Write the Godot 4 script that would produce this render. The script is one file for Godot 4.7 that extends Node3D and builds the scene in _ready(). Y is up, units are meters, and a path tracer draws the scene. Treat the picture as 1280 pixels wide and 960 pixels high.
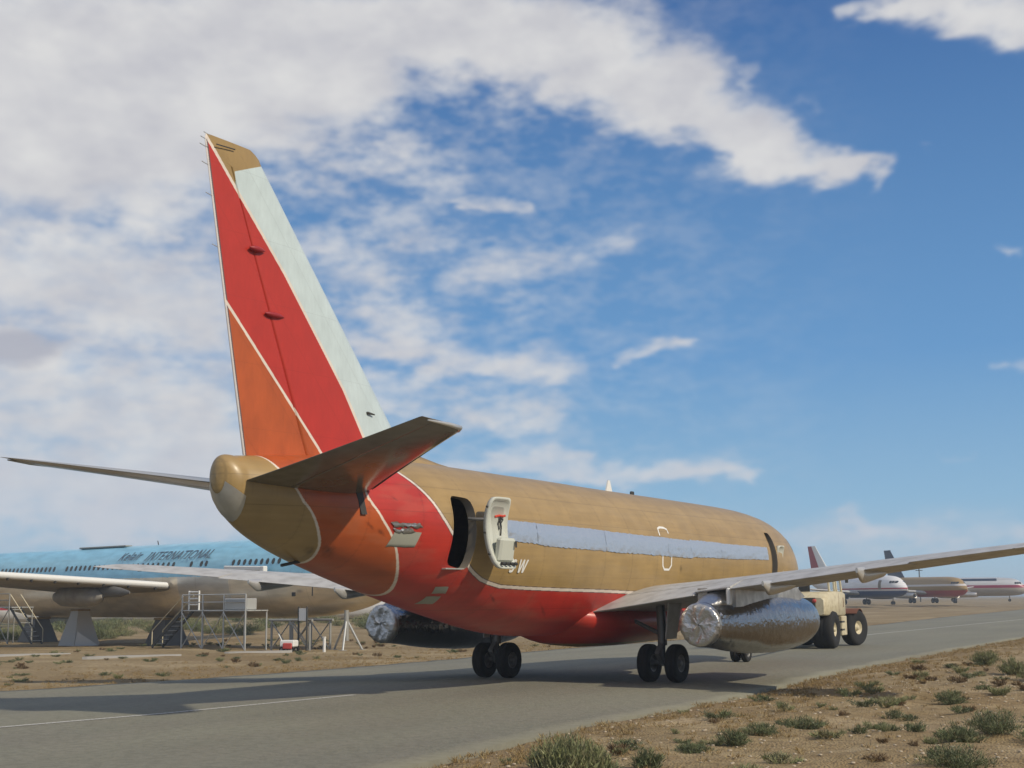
extends Node3D
# A retired twin-jet is towed along a desert taxiway. World: the jet's nose stands over the origin, +z runs aft, +x to its right wing, y up, metres.

var M := {}
var used_names := {}
var rng := RandomNumberGenerator.new()

func _ready() -> void:
	rng.seed = 737
	set_camera()
	set_sky()
	set_sun()
	make_materials()
	build_ground()
	build_road()
	build_airliner()
	build_tug()
	build_blue_airliner()
	build_far_airliners()
	build_yard()
	build_plants()

# ------------------------------------------------------------------ camera, sky, sun
func set_camera() -> void:
	var cam := Camera3D.new()
	cam.name = "camera"
	add_child(cam)
	cam.position = Vector3(18.739, 2.181, 48.326)
	cam.rotation_order = EULER_ORDER_YXZ
	cam.rotation_degrees = Vector3(9.059, 32.303, -0.476)
	cam.fov = 31.7187
	cam.near = 0.1
	cam.far = 30000.0
	cam.current = true

func set_sun() -> void:
	var sun := DirectionalLight3D.new()
	sun.name = "sun"
	add_child(sun)
	sun.look_at_from_position(Vector3.ZERO, Vector3(-1.38, -1.0, -0.17), Vector3.UP)
	sun.light_energy = SUN_ENERGY
	sun.light_color = Color(1.0, 0.95, 0.86)
	sun.light_angular_distance = 1.6
	sun.shadow_enabled = true

const SUN_ENERGY := 0.95

# cloud banks as seen round the horizon: [azimuth, height] to [azimuth, height] in degrees, radius, thickness
const BANKS := [
	[-54.0, 21.7, -44.2, 22.7, 5.42, 1], [-53.8, 18.1, -47.4, 18.3, 3.56, 1], [-44.1, 21.1, -39.3, 22.0, 2.54, 1], [-42.5, 23.7, -32.9, 23.7, 2.03, 1],
	[-33.6, 23.7, -27.9, 22.9, 2.44, 1], [-29.3, 22.0, -24.8, 20.9, 2.1, 1], [-24.8, 20.5, -21.1, 18.7, 1.63, 1], [-21.8, 18.4, -18.4, 17.7, 0.92, 1],
	[-18.4, 17.9, -16.8, 17.2, 0.51, 0.9], [-23.3, 22.2, -21.8, 21.3, 0.41, 0.45], [-17.4, 23.9, -14.4, 23.6, 0.41, 0.8], [-14.4, 23.7, -10.3, 22.7, 1.22, 1],
	[-53.5, 13.1, -45.5, 11.6, 2.71, 0.85], [-50.5, 14.6, -45.9, 13.9, 1.53, 0.5], [-53.3, 8.3, -45.4, 7.3, 3.22, 0.8], [-53.4, 10.2, -51.4, 10.0, 0.9, 1],
	[-53.1, 4.5, -44.4, 4.7, 2.54, 0.85], [-49.1, 3.0, -44.0, 3.3, 0.85, 0.8], [-42.0, 18.1, -35.0, 17.8, 1.29, 0.42], [-39.6, 19.5, -36.4, 18.8, 0.75, 0.6],
	[-34.7, 16.7, -31.5, 16.4, 0.31, 0.7], [-37.8, 15.5, -31.6, 13.8, 1.86, 0.34], [-39.9, 14.1, -36.4, 11.1, 2.03, 0.55], [-40.5, 10.4, -29.9, 9.8, 0.75, 0.75],
	[-38.5, 8.4, -30.6, 7.7, 1.15, 0.55], [-35.0, 13.6, -27.0, 15.1, 0.68, 0.38], [-27.8, 10.2, -24.2, 10.6, 0.34, 0.7], [-35.7, 5.5, -22.2, 5.2, 0.58, 0.8],
	[-33.0, 5.9, -29.6, 5.8, 0.47, 0.8], [-21.7, 2.4, -11.7, 2.4, 0.88, 0.5], [-19.1, 3.0, -16.2, 2.7, 0.44, 0.75], [-12.5, 9.1, -11.3, 9.1, 0.24, 0.5],
	[-11.4, 13.5, -11.0, 13.5, 0.31, 0.6], [-14.6, 18.1, -14.3, 18.1, 0.31, 0.35], [-19.6, 20.4, -18.9, 20.3, 0.47, 0.28], [-15.1, 5.9, -13.9, 5.9, 0.17, 0.25]]

var n_warp := FastNoiseLite.new()
var n_fine := FastNoiseLite.new()
var n_bank := FastNoiseLite.new()

func set_sky() -> void:
	n_warp.seed = 11; n_warp.frequency = 0.22; n_warp.fractal_octaves = 4
	n_fine.seed = 23; n_fine.frequency = 0.30; n_fine.fractal_octaves = 6; n_fine.fractal_gain = 0.5
	n_bank.seed = 5; n_bank.frequency = 0.55; n_bank.fractal_octaves = 4
	var small := Image.create_empty(1024, 512, false, Image.FORMAT_RGBF)
	small.fill(Color(0.30, 0.26, 0.2))
	for y in 262:
		var el := 90.0 - (y + 0.5) * 180.0 / 512.0
		for x in 1024:
			small.set_pixel(x, y, sky_color(wrapf((x + 0.5) * 360.0 / 1024.0, -180.0, 180.0), el))
	small.resize(4096, 2048, Image.INTERPOLATE_BILINEAR)
	# the part of the sky with the near clouds at full resolution
	var x0 := 3382
	var w := 700
	var y0 := 690
	var h := 345
	var part := Image.create_empty(w, h, false, Image.FORMAT_RGBF)
	for y in h:
		var el := 90.0 - (y0 + y + 0.5) * 180.0 / 2048.0
		for x in w:
			part.set_pixel(x, y, sky_color((x0 + x + 0.5) * 360.0 / 4096.0 - 360.0, el))
	small.blit_rect(part, Rect2i(0, 0, w, h), Vector2i(x0, y0))
	var sm := PanoramaSkyMaterial.new()
	sm.panorama = ImageTexture.create_from_image(small)
	sm.energy_multiplier = 1.0
	var sky := Sky.new()
	sky.sky_material = sm
	var env := Environment.new()
	env.background_mode = Environment.BG_SKY
	env.sky = sky
	env.tonemap_mode = Environment.TONE_MAPPER_LINEAR
	env.tonemap_exposure = 1.16
	env.sdfgi_enabled = true
	env.ssao_enabled = true
	env.ssil_enabled = true
	env.fog_enabled = true
	env.fog_density = 0.0006
	env.fog_light_color = Color(0.8, 0.86, 0.92)
	var we := WorldEnvironment.new()
	we.name = "surroundings"
	we.environment = env
	add_child(we)

func sky_color(az: float, el: float) -> Color:
	var e := maxf(el, 0.0)
	var t := clampf(e / 25.0, 0.0, 1.0)
	var blue: Color
	if e < 4.0:
		blue = Color(0.36, 0.48, 0.57).lerp(Color(0.235, 0.405, 0.57), e / 4.0)
	elif e < 10.0:
		blue = Color(0.235, 0.405, 0.57).lerp(Color(0.125, 0.28, 0.51), (e - 4.0) / 6.0)
	elif e < 25.0:
		blue = Color(0.125, 0.28, 0.51).lerp(Color(0.05, 0.13, 0.32), (e - 10.0) / 15.0)
	else:
		blue = Color(0.05, 0.13, 0.32).lerp(Color(0.035, 0.095, 0.26), clampf((e - 25.0) / 50.0, 0.0, 1.0))
	var wx := n_warp.get_noise_2d(az, el * 1.7)
	var wy := n_warp.get_noise_2d(az + 70.0, el * 1.7 + 31.0)
	var fine := n_fine.get_noise_2d(az * 0.75 + el * 0.5, el * 2.1 - az * 0.25)
	# banks
	var inside := smoothstep(-60.0, -55.5, az) * smoothstep(-4.0, -9.0, az) * smoothstep(31.0, 26.5, el)
	var d := 0.0
	if inside > 0.0:
		var px := az + wx * 1.0 + fine * 0.5
		var py := el + wy * 0.7 + fine * 0.45
		for b in BANKS:
			var r: float = b[4] * 1.45
			if py > maxf(b[1], b[3]) + r or py < minf(b[1], b[3]) - r or px < b[0] - r or px > b[2] + r:
				continue
			var ab := Vector2(b[2] - b[0], (b[3] - b[1]))
			var k := clampf(((px - b[0]) * ab.x + (py - b[1]) * ab.y) / ab.length_squared(), 0.0, 1.0)
			var q = Vector2(px - b[0] - ab.x * k, py - b[1] - ab.y * k).length() / b[4]
			var thin := 1.0 if b[4] > 1.0 else lerpf(0.62, 1.0, b[4])
			var v: float = b[5] * thin * smoothstep(1.6, 0.05, q)
			d = maxf(d, v) + minf(d, v) * 0.25
		d = minf(d, 1.0)
	if inside < 1.0:
		var a := deg_to_rad(az)
		var far := 1.0 / (sin(deg_to_rad(e)) + 0.12)
		var o := n_bank.get_noise_2d(sin(a) * far * cos(deg_to_rad(e)) + wx * 0.12, cos(a) * far * cos(deg_to_rad(e)) + wy * 0.12)
		d = lerpf(smoothstep(-0.22, 0.35, o), d, inside)
	var edge := 4.4 * d * (1.0 - d) + 0.06
	var wisp := n_fine.get_noise_2d(az * 2.6 + el * 2.2 + 90.0, el * 5.6 - az * 1.1)
	var dens := smoothstep(0.0, 1.08, d + (fine * 0.29 + wisp * 0.15) * edge)
	var veil := clampf(0.12 + 0.22 * wx + 0.25 * fine + 0.2 * wisp, 0.0, 0.35) * smoothstep(1.0, 6.0, e) * smoothstep(-14.0, -40.0, az)
	dens = clampf(dens + veil * (1.0 - dens), 0.0, 1.0)
	var body := clampf(0.55 + wx * 0.55 + wy * 0.3 + wisp * 0.12 + (1.0 - dens) * 0.3, 0.0, 1.0)
	var cloud := Color(0.47, 0.47, 0.505).lerp(Color(0.63, 0.625, 0.62), body)
	# one grey cloud low on the left
	var gx := (az + wx * 1.2 + 53.2) / 2.6
	var gy := (el + fine * 0.5 - 10.1) / 0.85
	cloud = cloud.lerp(Color(0.36, 0.37, 0.43), smoothstep(1.1, 0.5, sqrt(gx * gx + gy * gy)) * 0.8)
	cloud = cloud.lerp(Color(0.46, 0.50, 0.575), smoothstep(9.0, 2.0, e) * 0.75)
	return blue.lerp(cloud, dens * 0.97)

# ------------------------------------------------------------------ helpers
func numbered(n: String) -> String:
	if not used_names.has(n):
		used_names[n] = 0
		return n
	used_names[n] += 1
	return "%s_%03d" % [n, used_names[n]]

func tag(o: Node3D, label: String, category: String, group := "") -> void:
	if label: o.set_meta("label", label)
	if category: o.set_meta("category", category)
	if group: o.set_meta("group", group)

func thing(called: String, label: String, category: String, at := Vector3.ZERO, turn := 0.0, group := "") -> Node3D:
	var o := Node3D.new()
	o.name = numbered(called)
	add_child(o)
	o.position = at
	o.rotation.y = turn
	tag(o, label, category, group)
	return o

func new_st() -> SurfaceTool:
	var st := SurfaceTool.new()
	st.begin(Mesh.PRIMITIVE_TRIANGLES)
	st.set_smooth_group(0)
	return st

func finish(st: SurfaceTool) -> ArrayMesh:
	st.generate_normals()
	return st.commit()

func part(called: String, st: SurfaceTool, m: Material, parent: Node3D, label := "") -> MeshInstance3D:
	return put_mesh(called, finish(st), m, parent, label)

func put_mesh(called: String, mesh: Mesh, m: Material, parent: Node3D, label := "") -> MeshInstance3D:
	var o := MeshInstance3D.new()
	o.name = called if parent != self else numbered(called)
	o.mesh = mesh
	o.material_override = m
	parent.add_child(o, true)
	if label: o.set_meta("label", label)
	return o

func tri(st: SurfaceTool, a: Vector3, b: Vector3, c: Vector3) -> void:
	st.add_vertex(a); st.add_vertex(b); st.add_vertex(c)

func quad(st: SurfaceTool, a: Vector3, b: Vector3, c: Vector3, d: Vector3) -> void:
	tri(st, a, b, c); tri(st, a, c, d)

# rows of points joined by quads; uv: which side-view sheet, skip: cells left open
func loft(st: SurfaceTool, rows: Array, closed := true, uv := 0, skip := {}) -> void:
	for i in rows.size() - 1:
		var a: Array = rows[i]
		var b: Array = rows[i + 1]
		var n: int = a.size()
		for j in (n if closed else n - 1):
			if skip.has(i * 1000 + j):
				continue
			var k: int = (j + 1) % n
			var q := [a[j], b[j], b[k], a[j], b[k], a[k]]
			for p in q:
				if uv > 0: st.set_uv(side_uv(p, uv))
				st.add_vertex(p)

func cap(st: SurfaceTool, row: Array, group := 7, uv := 0) -> void:
	st.set_smooth_group(group)
	var c := Vector3.ZERO
	for p in row: c += p
	c /= row.size()
	for j in row.size():
		for p in [c, row[j], row[(j + 1) % row.size()]]:
			if uv > 0: st.set_uv(side_uv(p, uv))
			st.add_vertex(p)
	st.set_smooth_group(0)

func ring(at: Vector3, ax: Vector3, ay: Vector3, rx: float, ry: float, n: int) -> Array:
	var o := []
	for i in n:
		var a := TAU * i / n
		o.append(at + ax * cos(a) * rx + ay * sin(a) * ry)
	return o

func frame_of(d: Vector3) -> Array:
	var up := Vector3.UP if absf(d.y) < 0.92 else Vector3.RIGHT
	var ax := d.cross(up).normalized()
	return [ax, ax.cross(d).normalized()]

func tube(st: SurfaceTool, pts: Array, r, sides := 8) -> void:
	var rows := []
	for i in pts.size():
		var d: Vector3 = (pts[mini(i + 1, pts.size() - 1)] - pts[maxi(i - 1, 0)]).normalized()
		var f := frame_of(d)
		var rr: float = r[i] if r is Array else r
		rows.append(ring(pts[i], f[0], f[1], rr, rr, sides))
	loft(st, rows)
	cap(st, rows[0]); cap(st, rows[-1])

# profile of [radius, along] about an axis
func lathe(st: SurfaceTool, at: Vector3, axis: Vector3, profile: Array, sides := 24) -> void:
	var f := frame_of(axis)
	var rows := []
	for p in profile:
		rows.append(ring(at + axis * p[1], f[0], f[1], p[0], p[0], sides))
	for i in rows.size() - 1:
		st.set_smooth_group(0)
		loft(st, [rows[i], rows[i + 1]])
	st.set_smooth_group(0)

# box with chamfered edges
func bbox(st: SurfaceTool, size: Vector3, xf := Transform3D.IDENTITY, bevel := 0.02) -> void:
	var h := size * 0.5
	var b := minf(bevel, minf(h.x, minf(h.y, h.z)) * 0.6)
	st.set_smooth_group(-1)
	for ax in 3:
		for s in [-1.0, 1.0]:
			var u := (ax + 1) % 3
			var v := (ax + 2) % 3
			var q := []
			for c in [[-1, -1], [1, -1], [1, 1], [-1, 1]]:
				var p := Vector3.ZERO
				p[ax] = s * h[ax]
				p[u] = c[0] * (h[u] - b)
				p[v] = c[1] * (h[v] - b)
				q.append(xf * p)
			if s < 0: q.reverse()
			quad(st, q[3], q[2], q[1], q[0])
		var u2 := (ax + 1) % 3
		var v2 := (ax + 2) % 3
		for c in [[-1, -1], [1, -1], [1, 1], [-1, 1]]:
			var p1 := Vector3.ZERO
			var p2 := Vector3.ZERO
			p1[ax] = -(h[ax] - b); p1[u2] = c[0] * h[u2]; p1[v2] = c[1] * (h[v2] - b)
			p2[ax] = -(h[ax] - b); p2[u2] = c[0] * (h[u2] - b); p2[v2] = c[1] * h[v2]
			var p3 := p2
			p3[ax] = h[ax] - b
			var p4 := p1
			p4[ax] = h[ax] - b
			var q := [xf * p1, xf * p2, xf * p3, xf * p4]
			if c[0] * c[1] < 0: q.reverse()
			quad(st, q[3], q[2], q[1], q[0])
	for sx in [-1.0, 1.0]:
		for sy in [-1.0, 1.0]:
			for sz in [-1.0, 1.0]:
				var a := xf * Vector3(sx * h.x, sy * (h.y - b), sz * (h.z - b))
				var bb := xf * Vector3(sx * (h.x - b), sy * h.y, sz * (h.z - b))
				var c := xf * Vector3(sx * (h.x - b), sy * (h.y - b), sz * h.z)
				if sx * sy * sz > 0: tri(st, a, c, bb)
				else: tri(st, a, bb, c)
	st.set_smooth_group(0)

func box_at(st: SurfaceTool, c: Vector3, size: Vector3, bevel := 0.02) -> void:
	bbox(st, size, Transform3D(Basis.IDENTITY, c), bevel)

# a bar of rectangular section between two points
func bar(st: SurfaceTool, a: Vector3, b: Vector3, w: float, t: float) -> void:
	var d := (b - a).normalized()
	var f := frame_of(d)
	bbox(st, Vector3(w, t, a.distance_to(b)), Transform3D(Basis(f[0], f[1], -d), (a + b) * 0.5), minf(w, t) * 0.2)

# a flat outline with thickness: points in a plane, pushed along n
func slab(st: SurfaceTool, outline: Array, n: Vector3) -> void:
	var back := []
	for p in outline: back.append(p + n)
	st.set_smooth_group(-1)
	loft(st, [outline, back])
	cap(st, outline, -1); cap(st, back, -1)
	st.set_smooth_group(0)

func interp(x: float, table: Array, col := 1) -> float:
	if x <= table[0][0]: return table[0][col]
	for i in table.size() - 1:
		if x <= table[i + 1][0]:
			var k: float = (x - table[i][0]) / (table[i + 1][0] - table[i][0])
			return lerpf(table[i][col], table[i + 1][col], k)
	return table[-1][col]

# monotone smooth version for profiles
func interp_s(x: float, t: Array, col: int) -> float:
	var n := t.size()
	if x <= t[0][0]: return t[0][col]
	if x >= t[n - 1][0]: return t[n - 1][col]
	var i := 0
	while x > t[i + 1][0]: i += 1
	var hh: float = t[i + 1][0] - t[i][0]
	var k: float = (x - t[i][0]) / hh
	var d: float = (t[i + 1][col] - t[i][col]) / hh
	var m0: float = d
	var m1: float = d
	if i > 0:
		var dp: float = (t[i][col] - t[i - 1][col]) / (t[i][0] - t[i - 1][0])
		m0 = 0.0 if dp * d <= 0.0 else 2.0 * dp * d / (dp + d)
	if i < n - 2:
		var dn: float = (t[i + 2][col] - t[i + 1][col]) / (t[i + 2][0] - t[i + 1][0])
		m1 = 0.0 if dn * d <= 0.0 else 2.0 * dn * d / (dn + d)
	var k2 := k * k
	var k3 := k2 * k
	return (2.0 * k3 - 3.0 * k2 + 1.0) * t[i][col] + (k3 - 2.0 * k2 + k) * hh * m0 + (-2.0 * k3 + 3.0 * k2) * t[i + 1][col] + (k3 - k2) * hh * m1

# ------------------------------------------------------------------ materials
func lin(r: float, g: float, b: float) -> Color:
	return Color(r, g, b).linear_to_srgb()

func mat(c: Color, rough := 0.6, metal := 0.0) -> StandardMaterial3D:
	var m := StandardMaterial3D.new()
	m.albedo_color = c
	m.roughness = rough
	m.metallic = metal
	return m

func noise_image(size: int, freq: float, oct: int, sd: int, kind := FastNoiseLite.TYPE_SIMPLEX_SMOOTH) -> Image:
	var n := FastNoiseLite.new()
	n.noise_type = kind
	n.seed = sd
	n.frequency = freq
	n.fractal_octaves = oct
	return n.get_seamless_image(size, size)

func ramp_texture(img: Image, stops: Array) -> ImageTexture:
	var lut := []
	for i in 256:
		var t := i / 255.0
		var c: Color = stops[-1][1]
		for k in stops.size() - 1:
			if t <= stops[k + 1][0]:
				c = stops[k][1].lerp(stops[k + 1][1], clampf((t - stops[k][0]) / (stops[k + 1][0] - stops[k][0]), 0.0, 1.0))
				break
		lut.append(c)
	var out := Image.create_empty(img.get_width(), img.get_height(), false, Image.FORMAT_RGB8)
	for y in img.get_height():
		for x in img.get_width():
			out.set_pixel(x, y, lut[int(img.get_pixel(x, y).r * 255.0)])
	out.generate_mipmaps()
	return ImageTexture.create_from_image(out)

func bump(m: StandardMaterial3D, img: Image, strength: float, scale := 1.0) -> void:
	var n := img.duplicate() as Image
	n.convert(Image.FORMAT_RGBA8)
	n.bump_map_to_normal_map(strength)
	m.normal_enabled = true
	m.normal_texture = ImageTexture.create_from_image(n)
	m.normal_scale = scale

func triplanar(m: StandardMaterial3D, scale: float, world := true) -> void:
	m.uv1_triplanar = true
	m.uv1_world_triplanar = world
	m.uv1_scale = Vector3.ONE * scale

func make_materials() -> void:
	var grime := noise_image(512, 0.012, 5, 3)
	var fine := noise_image(512, 0.06, 4, 9)
	# paints on the towed jet take their colour from a side-view livery sheet; see livery()
	M.livery = mat(Color.WHITE, 0.42); M.livery.albedo_texture = livery()
	M.livery.clearcoat_enabled = true; M.livery.clearcoat = 0.15; M.livery.clearcoat_roughness = 0.25
	M.fin_paint = mat(Color.WHITE, 0.45); M.fin_paint.albedo_texture = fin_livery()
	M.grey_paint = mat(Color.WHITE, 0.5); M.grey_paint.albedo_texture = ramp_texture(grime, [[0.2, lin(0.36, 0.35, 0.33)], [0.5, lin(0.46, 0.455, 0.44)], [0.8, lin(0.52, 0.515, 0.5)]]); triplanar(M.grey_paint, 0.25, false)
	M.tail_grey = mat(Color.WHITE, 0.17); M.tail_grey.albedo_texture = ramp_texture(grime, [[0.2, lin(0.125, 0.11, 0.085)], [0.5, lin(0.145, 0.127, 0.098)], [0.8, lin(0.16, 0.142, 0.11)]]); triplanar(M.tail_grey, 0.3, false)
	M.pale_metal = mat(lin(0.62, 0.61, 0.58), 0.35, 0.6)
	M.bare_metal = mat(Color.WHITE, 0.42, 0.85); M.bare_metal.albedo_texture = ramp_texture(grime, [[0.2, lin(0.40, 0.38, 0.35)], [0.8, lin(0.62, 0.60, 0.56)]]); triplanar(M.bare_metal, 0.3, false)
	M.dark_metal = mat(lin(0.045, 0.043, 0.04), 0.55, 0.3)
	M.gear_metal = mat(lin(0.16, 0.155, 0.145), 0.5, 0.3)
	M.rubber = mat(lin(0.012, 0.012, 0.012), 0.8)
	M.tyre_worn = mat(Color.WHITE, 0.85); M.tyre_worn.albedo_texture = ramp_texture(fine, [[0.3, lin(0.009, 0.009, 0.009)], [0.8, lin(0.018, 0.017, 0.016)]]); triplanar(M.tyre_worn, 0.8, false)
	M.inside = mat(lin(0.22, 0.19, 0.15), 0.9)
	M.white_paint = mat(lin(0.72, 0.72, 0.69), 0.45)
	M.door_cream = mat(lin(0.55, 0.565, 0.50), 0.5)
	M.slide_cover = mat(lin(0.50, 0.515, 0.44), 0.7)
	M.red_strap = mat(lin(0.55, 0.05, 0.02), 0.6)
	M.letter = mat(lin(0.75, 0.74, 0.70), 0.5)
	# crumpled foil
	var crumple := noise_image(512, 0.02, 4, 31, FastNoiseLite.TYPE_CELLULAR)
	M.foil = mat(lin(0.31, 0.315, 0.33), 0.26, 1.0)
	M.foil_cap = mat(lin(0.52, 0.515, 0.51), 0.38, 1.0); bump(M.foil_cap, crumple, 9.0, 1.0); triplanar(M.foil_cap, 0.9, false); bump(M.foil, crumple, 6.0, 1.0); triplanar(M.foil, 0.45, false)
	M.foil_tape = mat(lin(0.82, 0.81, 0.80), 0.36, 1.0); bump(M.foil_tape, crumple, 2.0, 1.0); triplanar(M.foil_tape, 0.6, false)
	M.grey_tape = mat(lin(0.30, 0.30, 0.25), 0.55)
	# ground
	var dirt_noise := noise_image(1024, 0.02, 6, 41)
	var grit := noise_image(512, 0.18, 4, 43)
	M.dirt = mat(Color.WHITE, 0.95)
	M.dirt.vertex_color_use_as_albedo = true
	M.dirt.albedo_texture = ramp_texture(dirt_noise, [[0.15, lin(0.62, 0.58, 0.52)], [0.45, lin(0.88, 0.86, 0.83)], [0.7, lin(1.0, 1.0, 1.0)], [0.9, lin(0.8, 0.76, 0.7)]])
	triplanar(M.dirt, 0.21)
	M.dirt.heightmap_enabled = false
	bump(M.dirt, grit, 5.0, 1.0)
	M.asphalt = mat(Color.WHITE, 0.88)
	M.asphalt.vertex_color_use_as_albedo = true
	var asp := noise_image(1024, 0.03, 6, 51)
	M.asphalt.albedo_texture = ramp_texture(asp, [[0.2, lin(0.80, 0.80, 0.78)], [0.5, lin(0.93, 0.93, 0.92)], [0.85, lin(1.0, 1.0, 1.0)]])
	triplanar(M.asphalt, 0.12)
	bump(M.asphalt, grit, 2.0, 0.5)
	M.line = mat(Color.WHITE, 0.8); M.line.albedo_texture = ramp_texture(fine, [[0.2, lin(0.26, 0.25, 0.21)], [0.5, lin(0.50, 0.49, 0.45)], [0.9, lin(0.58, 0.57, 0.53)]]); triplanar(M.line, 0.5)
	# yard
	M.beige = mat(Color.WHITE, 0.5); M.beige.albedo_texture = ramp_texture(grime, [[0.15, lin(0.42, 0.35, 0.22)], [0.45, lin(0.55, 0.485, 0.325)], [0.8, lin(0.60, 0.535, 0.37)]]); triplanar(M.beige, 0.5, false)
	M.rust = mat(lin(0.16, 0.06, 0.03), 0.8)
	M.steel = mat(lin(0.30, 0.30, 0.28), 0.6, 0.2)
	M.steel_dark = mat(lin(0.06, 0.06, 0.055), 0.6, 0.2)
	M.galvanised = mat(lin(0.45, 0.46, 0.45), 0.5, 0.4)
	M.wood = mat(lin(0.30, 0.21, 0.10), 0.8)
	M.concrete = mat(lin(0.36, 0.35, 0.33), 0.9)
	M.glass = mat(Color(0.6, 0.66, 0.66, 0.14), 0.05); M.glass.transparency = BaseMaterial3D.TRANSPARENCY_ALPHA
	M.pane = mat(lin(0.02, 0.025, 0.03), 0.08)
	M.sky_blue = mat(Color.WHITE, 0.4); M.sky_blue.albedo_texture = blue_livery()
	M.sky_blue.clearcoat_enabled = true; M.sky_blue.clearcoat = 0.3; M.sky_blue.clearcoat_roughness = 0.2
	M.hulk_belly = mat(Color.WHITE, 0.38, 0.75); M.hulk_belly.albedo_texture = M.sky_blue.albedo_texture
	M.pale_blue = mat(lin(0.30, 0.55, 0.68), 0.5)
	M.hulk_grey = mat(Color.WHITE, 0.55); M.hulk_grey.albedo_texture = ramp_texture(grime, [[0.2, lin(0.22, 0.20, 0.17)], [0.8, lin(0.34, 0.32, 0.28)]]); triplanar(M.hulk_grey, 0.2, false)
	M.strut_grey = mat(lin(0.12, 0.115, 0.105), 0.6)
	M.cradle_grey = mat(lin(0.56, 0.55, 0.52), 0.8)
	M.pebble = mat(lin(0.42, 0.35, 0.26), 0.9)
	M.tar = mat(lin(0.14, 0.132, 0.10), 0.8)
	M.navy = mat(lin(0.02, 0.03, 0.06), 0.4)
	M.red_fin = mat(lin(0.30, 0.02, 0.025), 0.45)
	M.text_grey = mat(lin(0.09, 0.12, 0.17), 0.5)
	M.cloth_red = mat(lin(0.45, 0.06, 0.05), 0.7)

# colour against height and station, painted on the flanks: gold above, red and orange sweeping up to the tail
const GOLD := Color(0.335, 0.222, 0.084)
const RED := Color(0.43, 0.028, 0.016)
const ORANGE := Color(0.40, 0.080, 0.016)
const STRIPE := Color(0.68, 0.60, 0.52)
# oily smears: station, height, half length, half height
const STAINS := [[26.25, 3.72, 0.16, 0.05], [25.92, 3.58, 0.13, 0.06], [26.9, 3.2, 0.3, 0.12], [27.2, 3.15, 0.18, 0.1], [25.6, 4.3, 0.1, 0.03], [12.6, 3.0, 0.12, 0.12], [21.6, 2.2, 0.3, 0.04], [19.4, 1.9, 0.4, 0.05]]
const GOLD_RED := [[4.0, 2.30], [14.8, 2.33], [17.1, 2.38], [19.15, 2.41], [20.56, 2.44], [21.64, 2.48], [22.11, 2.56], [22.44, 2.64], [22.76, 2.77], [22.96, 2.87], [23.48, 3.23], [23.84, 3.62], [24.2, 3.99], [24.44, 4.29], [24.64, 4.51], [24.83, 4.70], [25.02, 4.88], [25.5, 5.4]]
const RED_ORANGE := [[24.2, 2.1], [24.45, 2.33], [24.67, 2.52], [24.89, 2.73], [25.1, 2.95], [25.31, 3.19], [25.48, 3.39], [25.71, 3.63], [25.9, 3.81], [26.07, 4.0], [26.24, 4.17], [26.34, 4.32], [26.66, 5.37]]
const ORANGE_GOLD := [[26.9, 2.88], [26.98, 2.98], [27.09, 3.15], [27.19, 3.32], [27.37, 3.55], [27.54, 3.78], [27.69, 3.97], [27.87, 4.15], [28.3, 4.85], [28.45, 5.2]]

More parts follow.
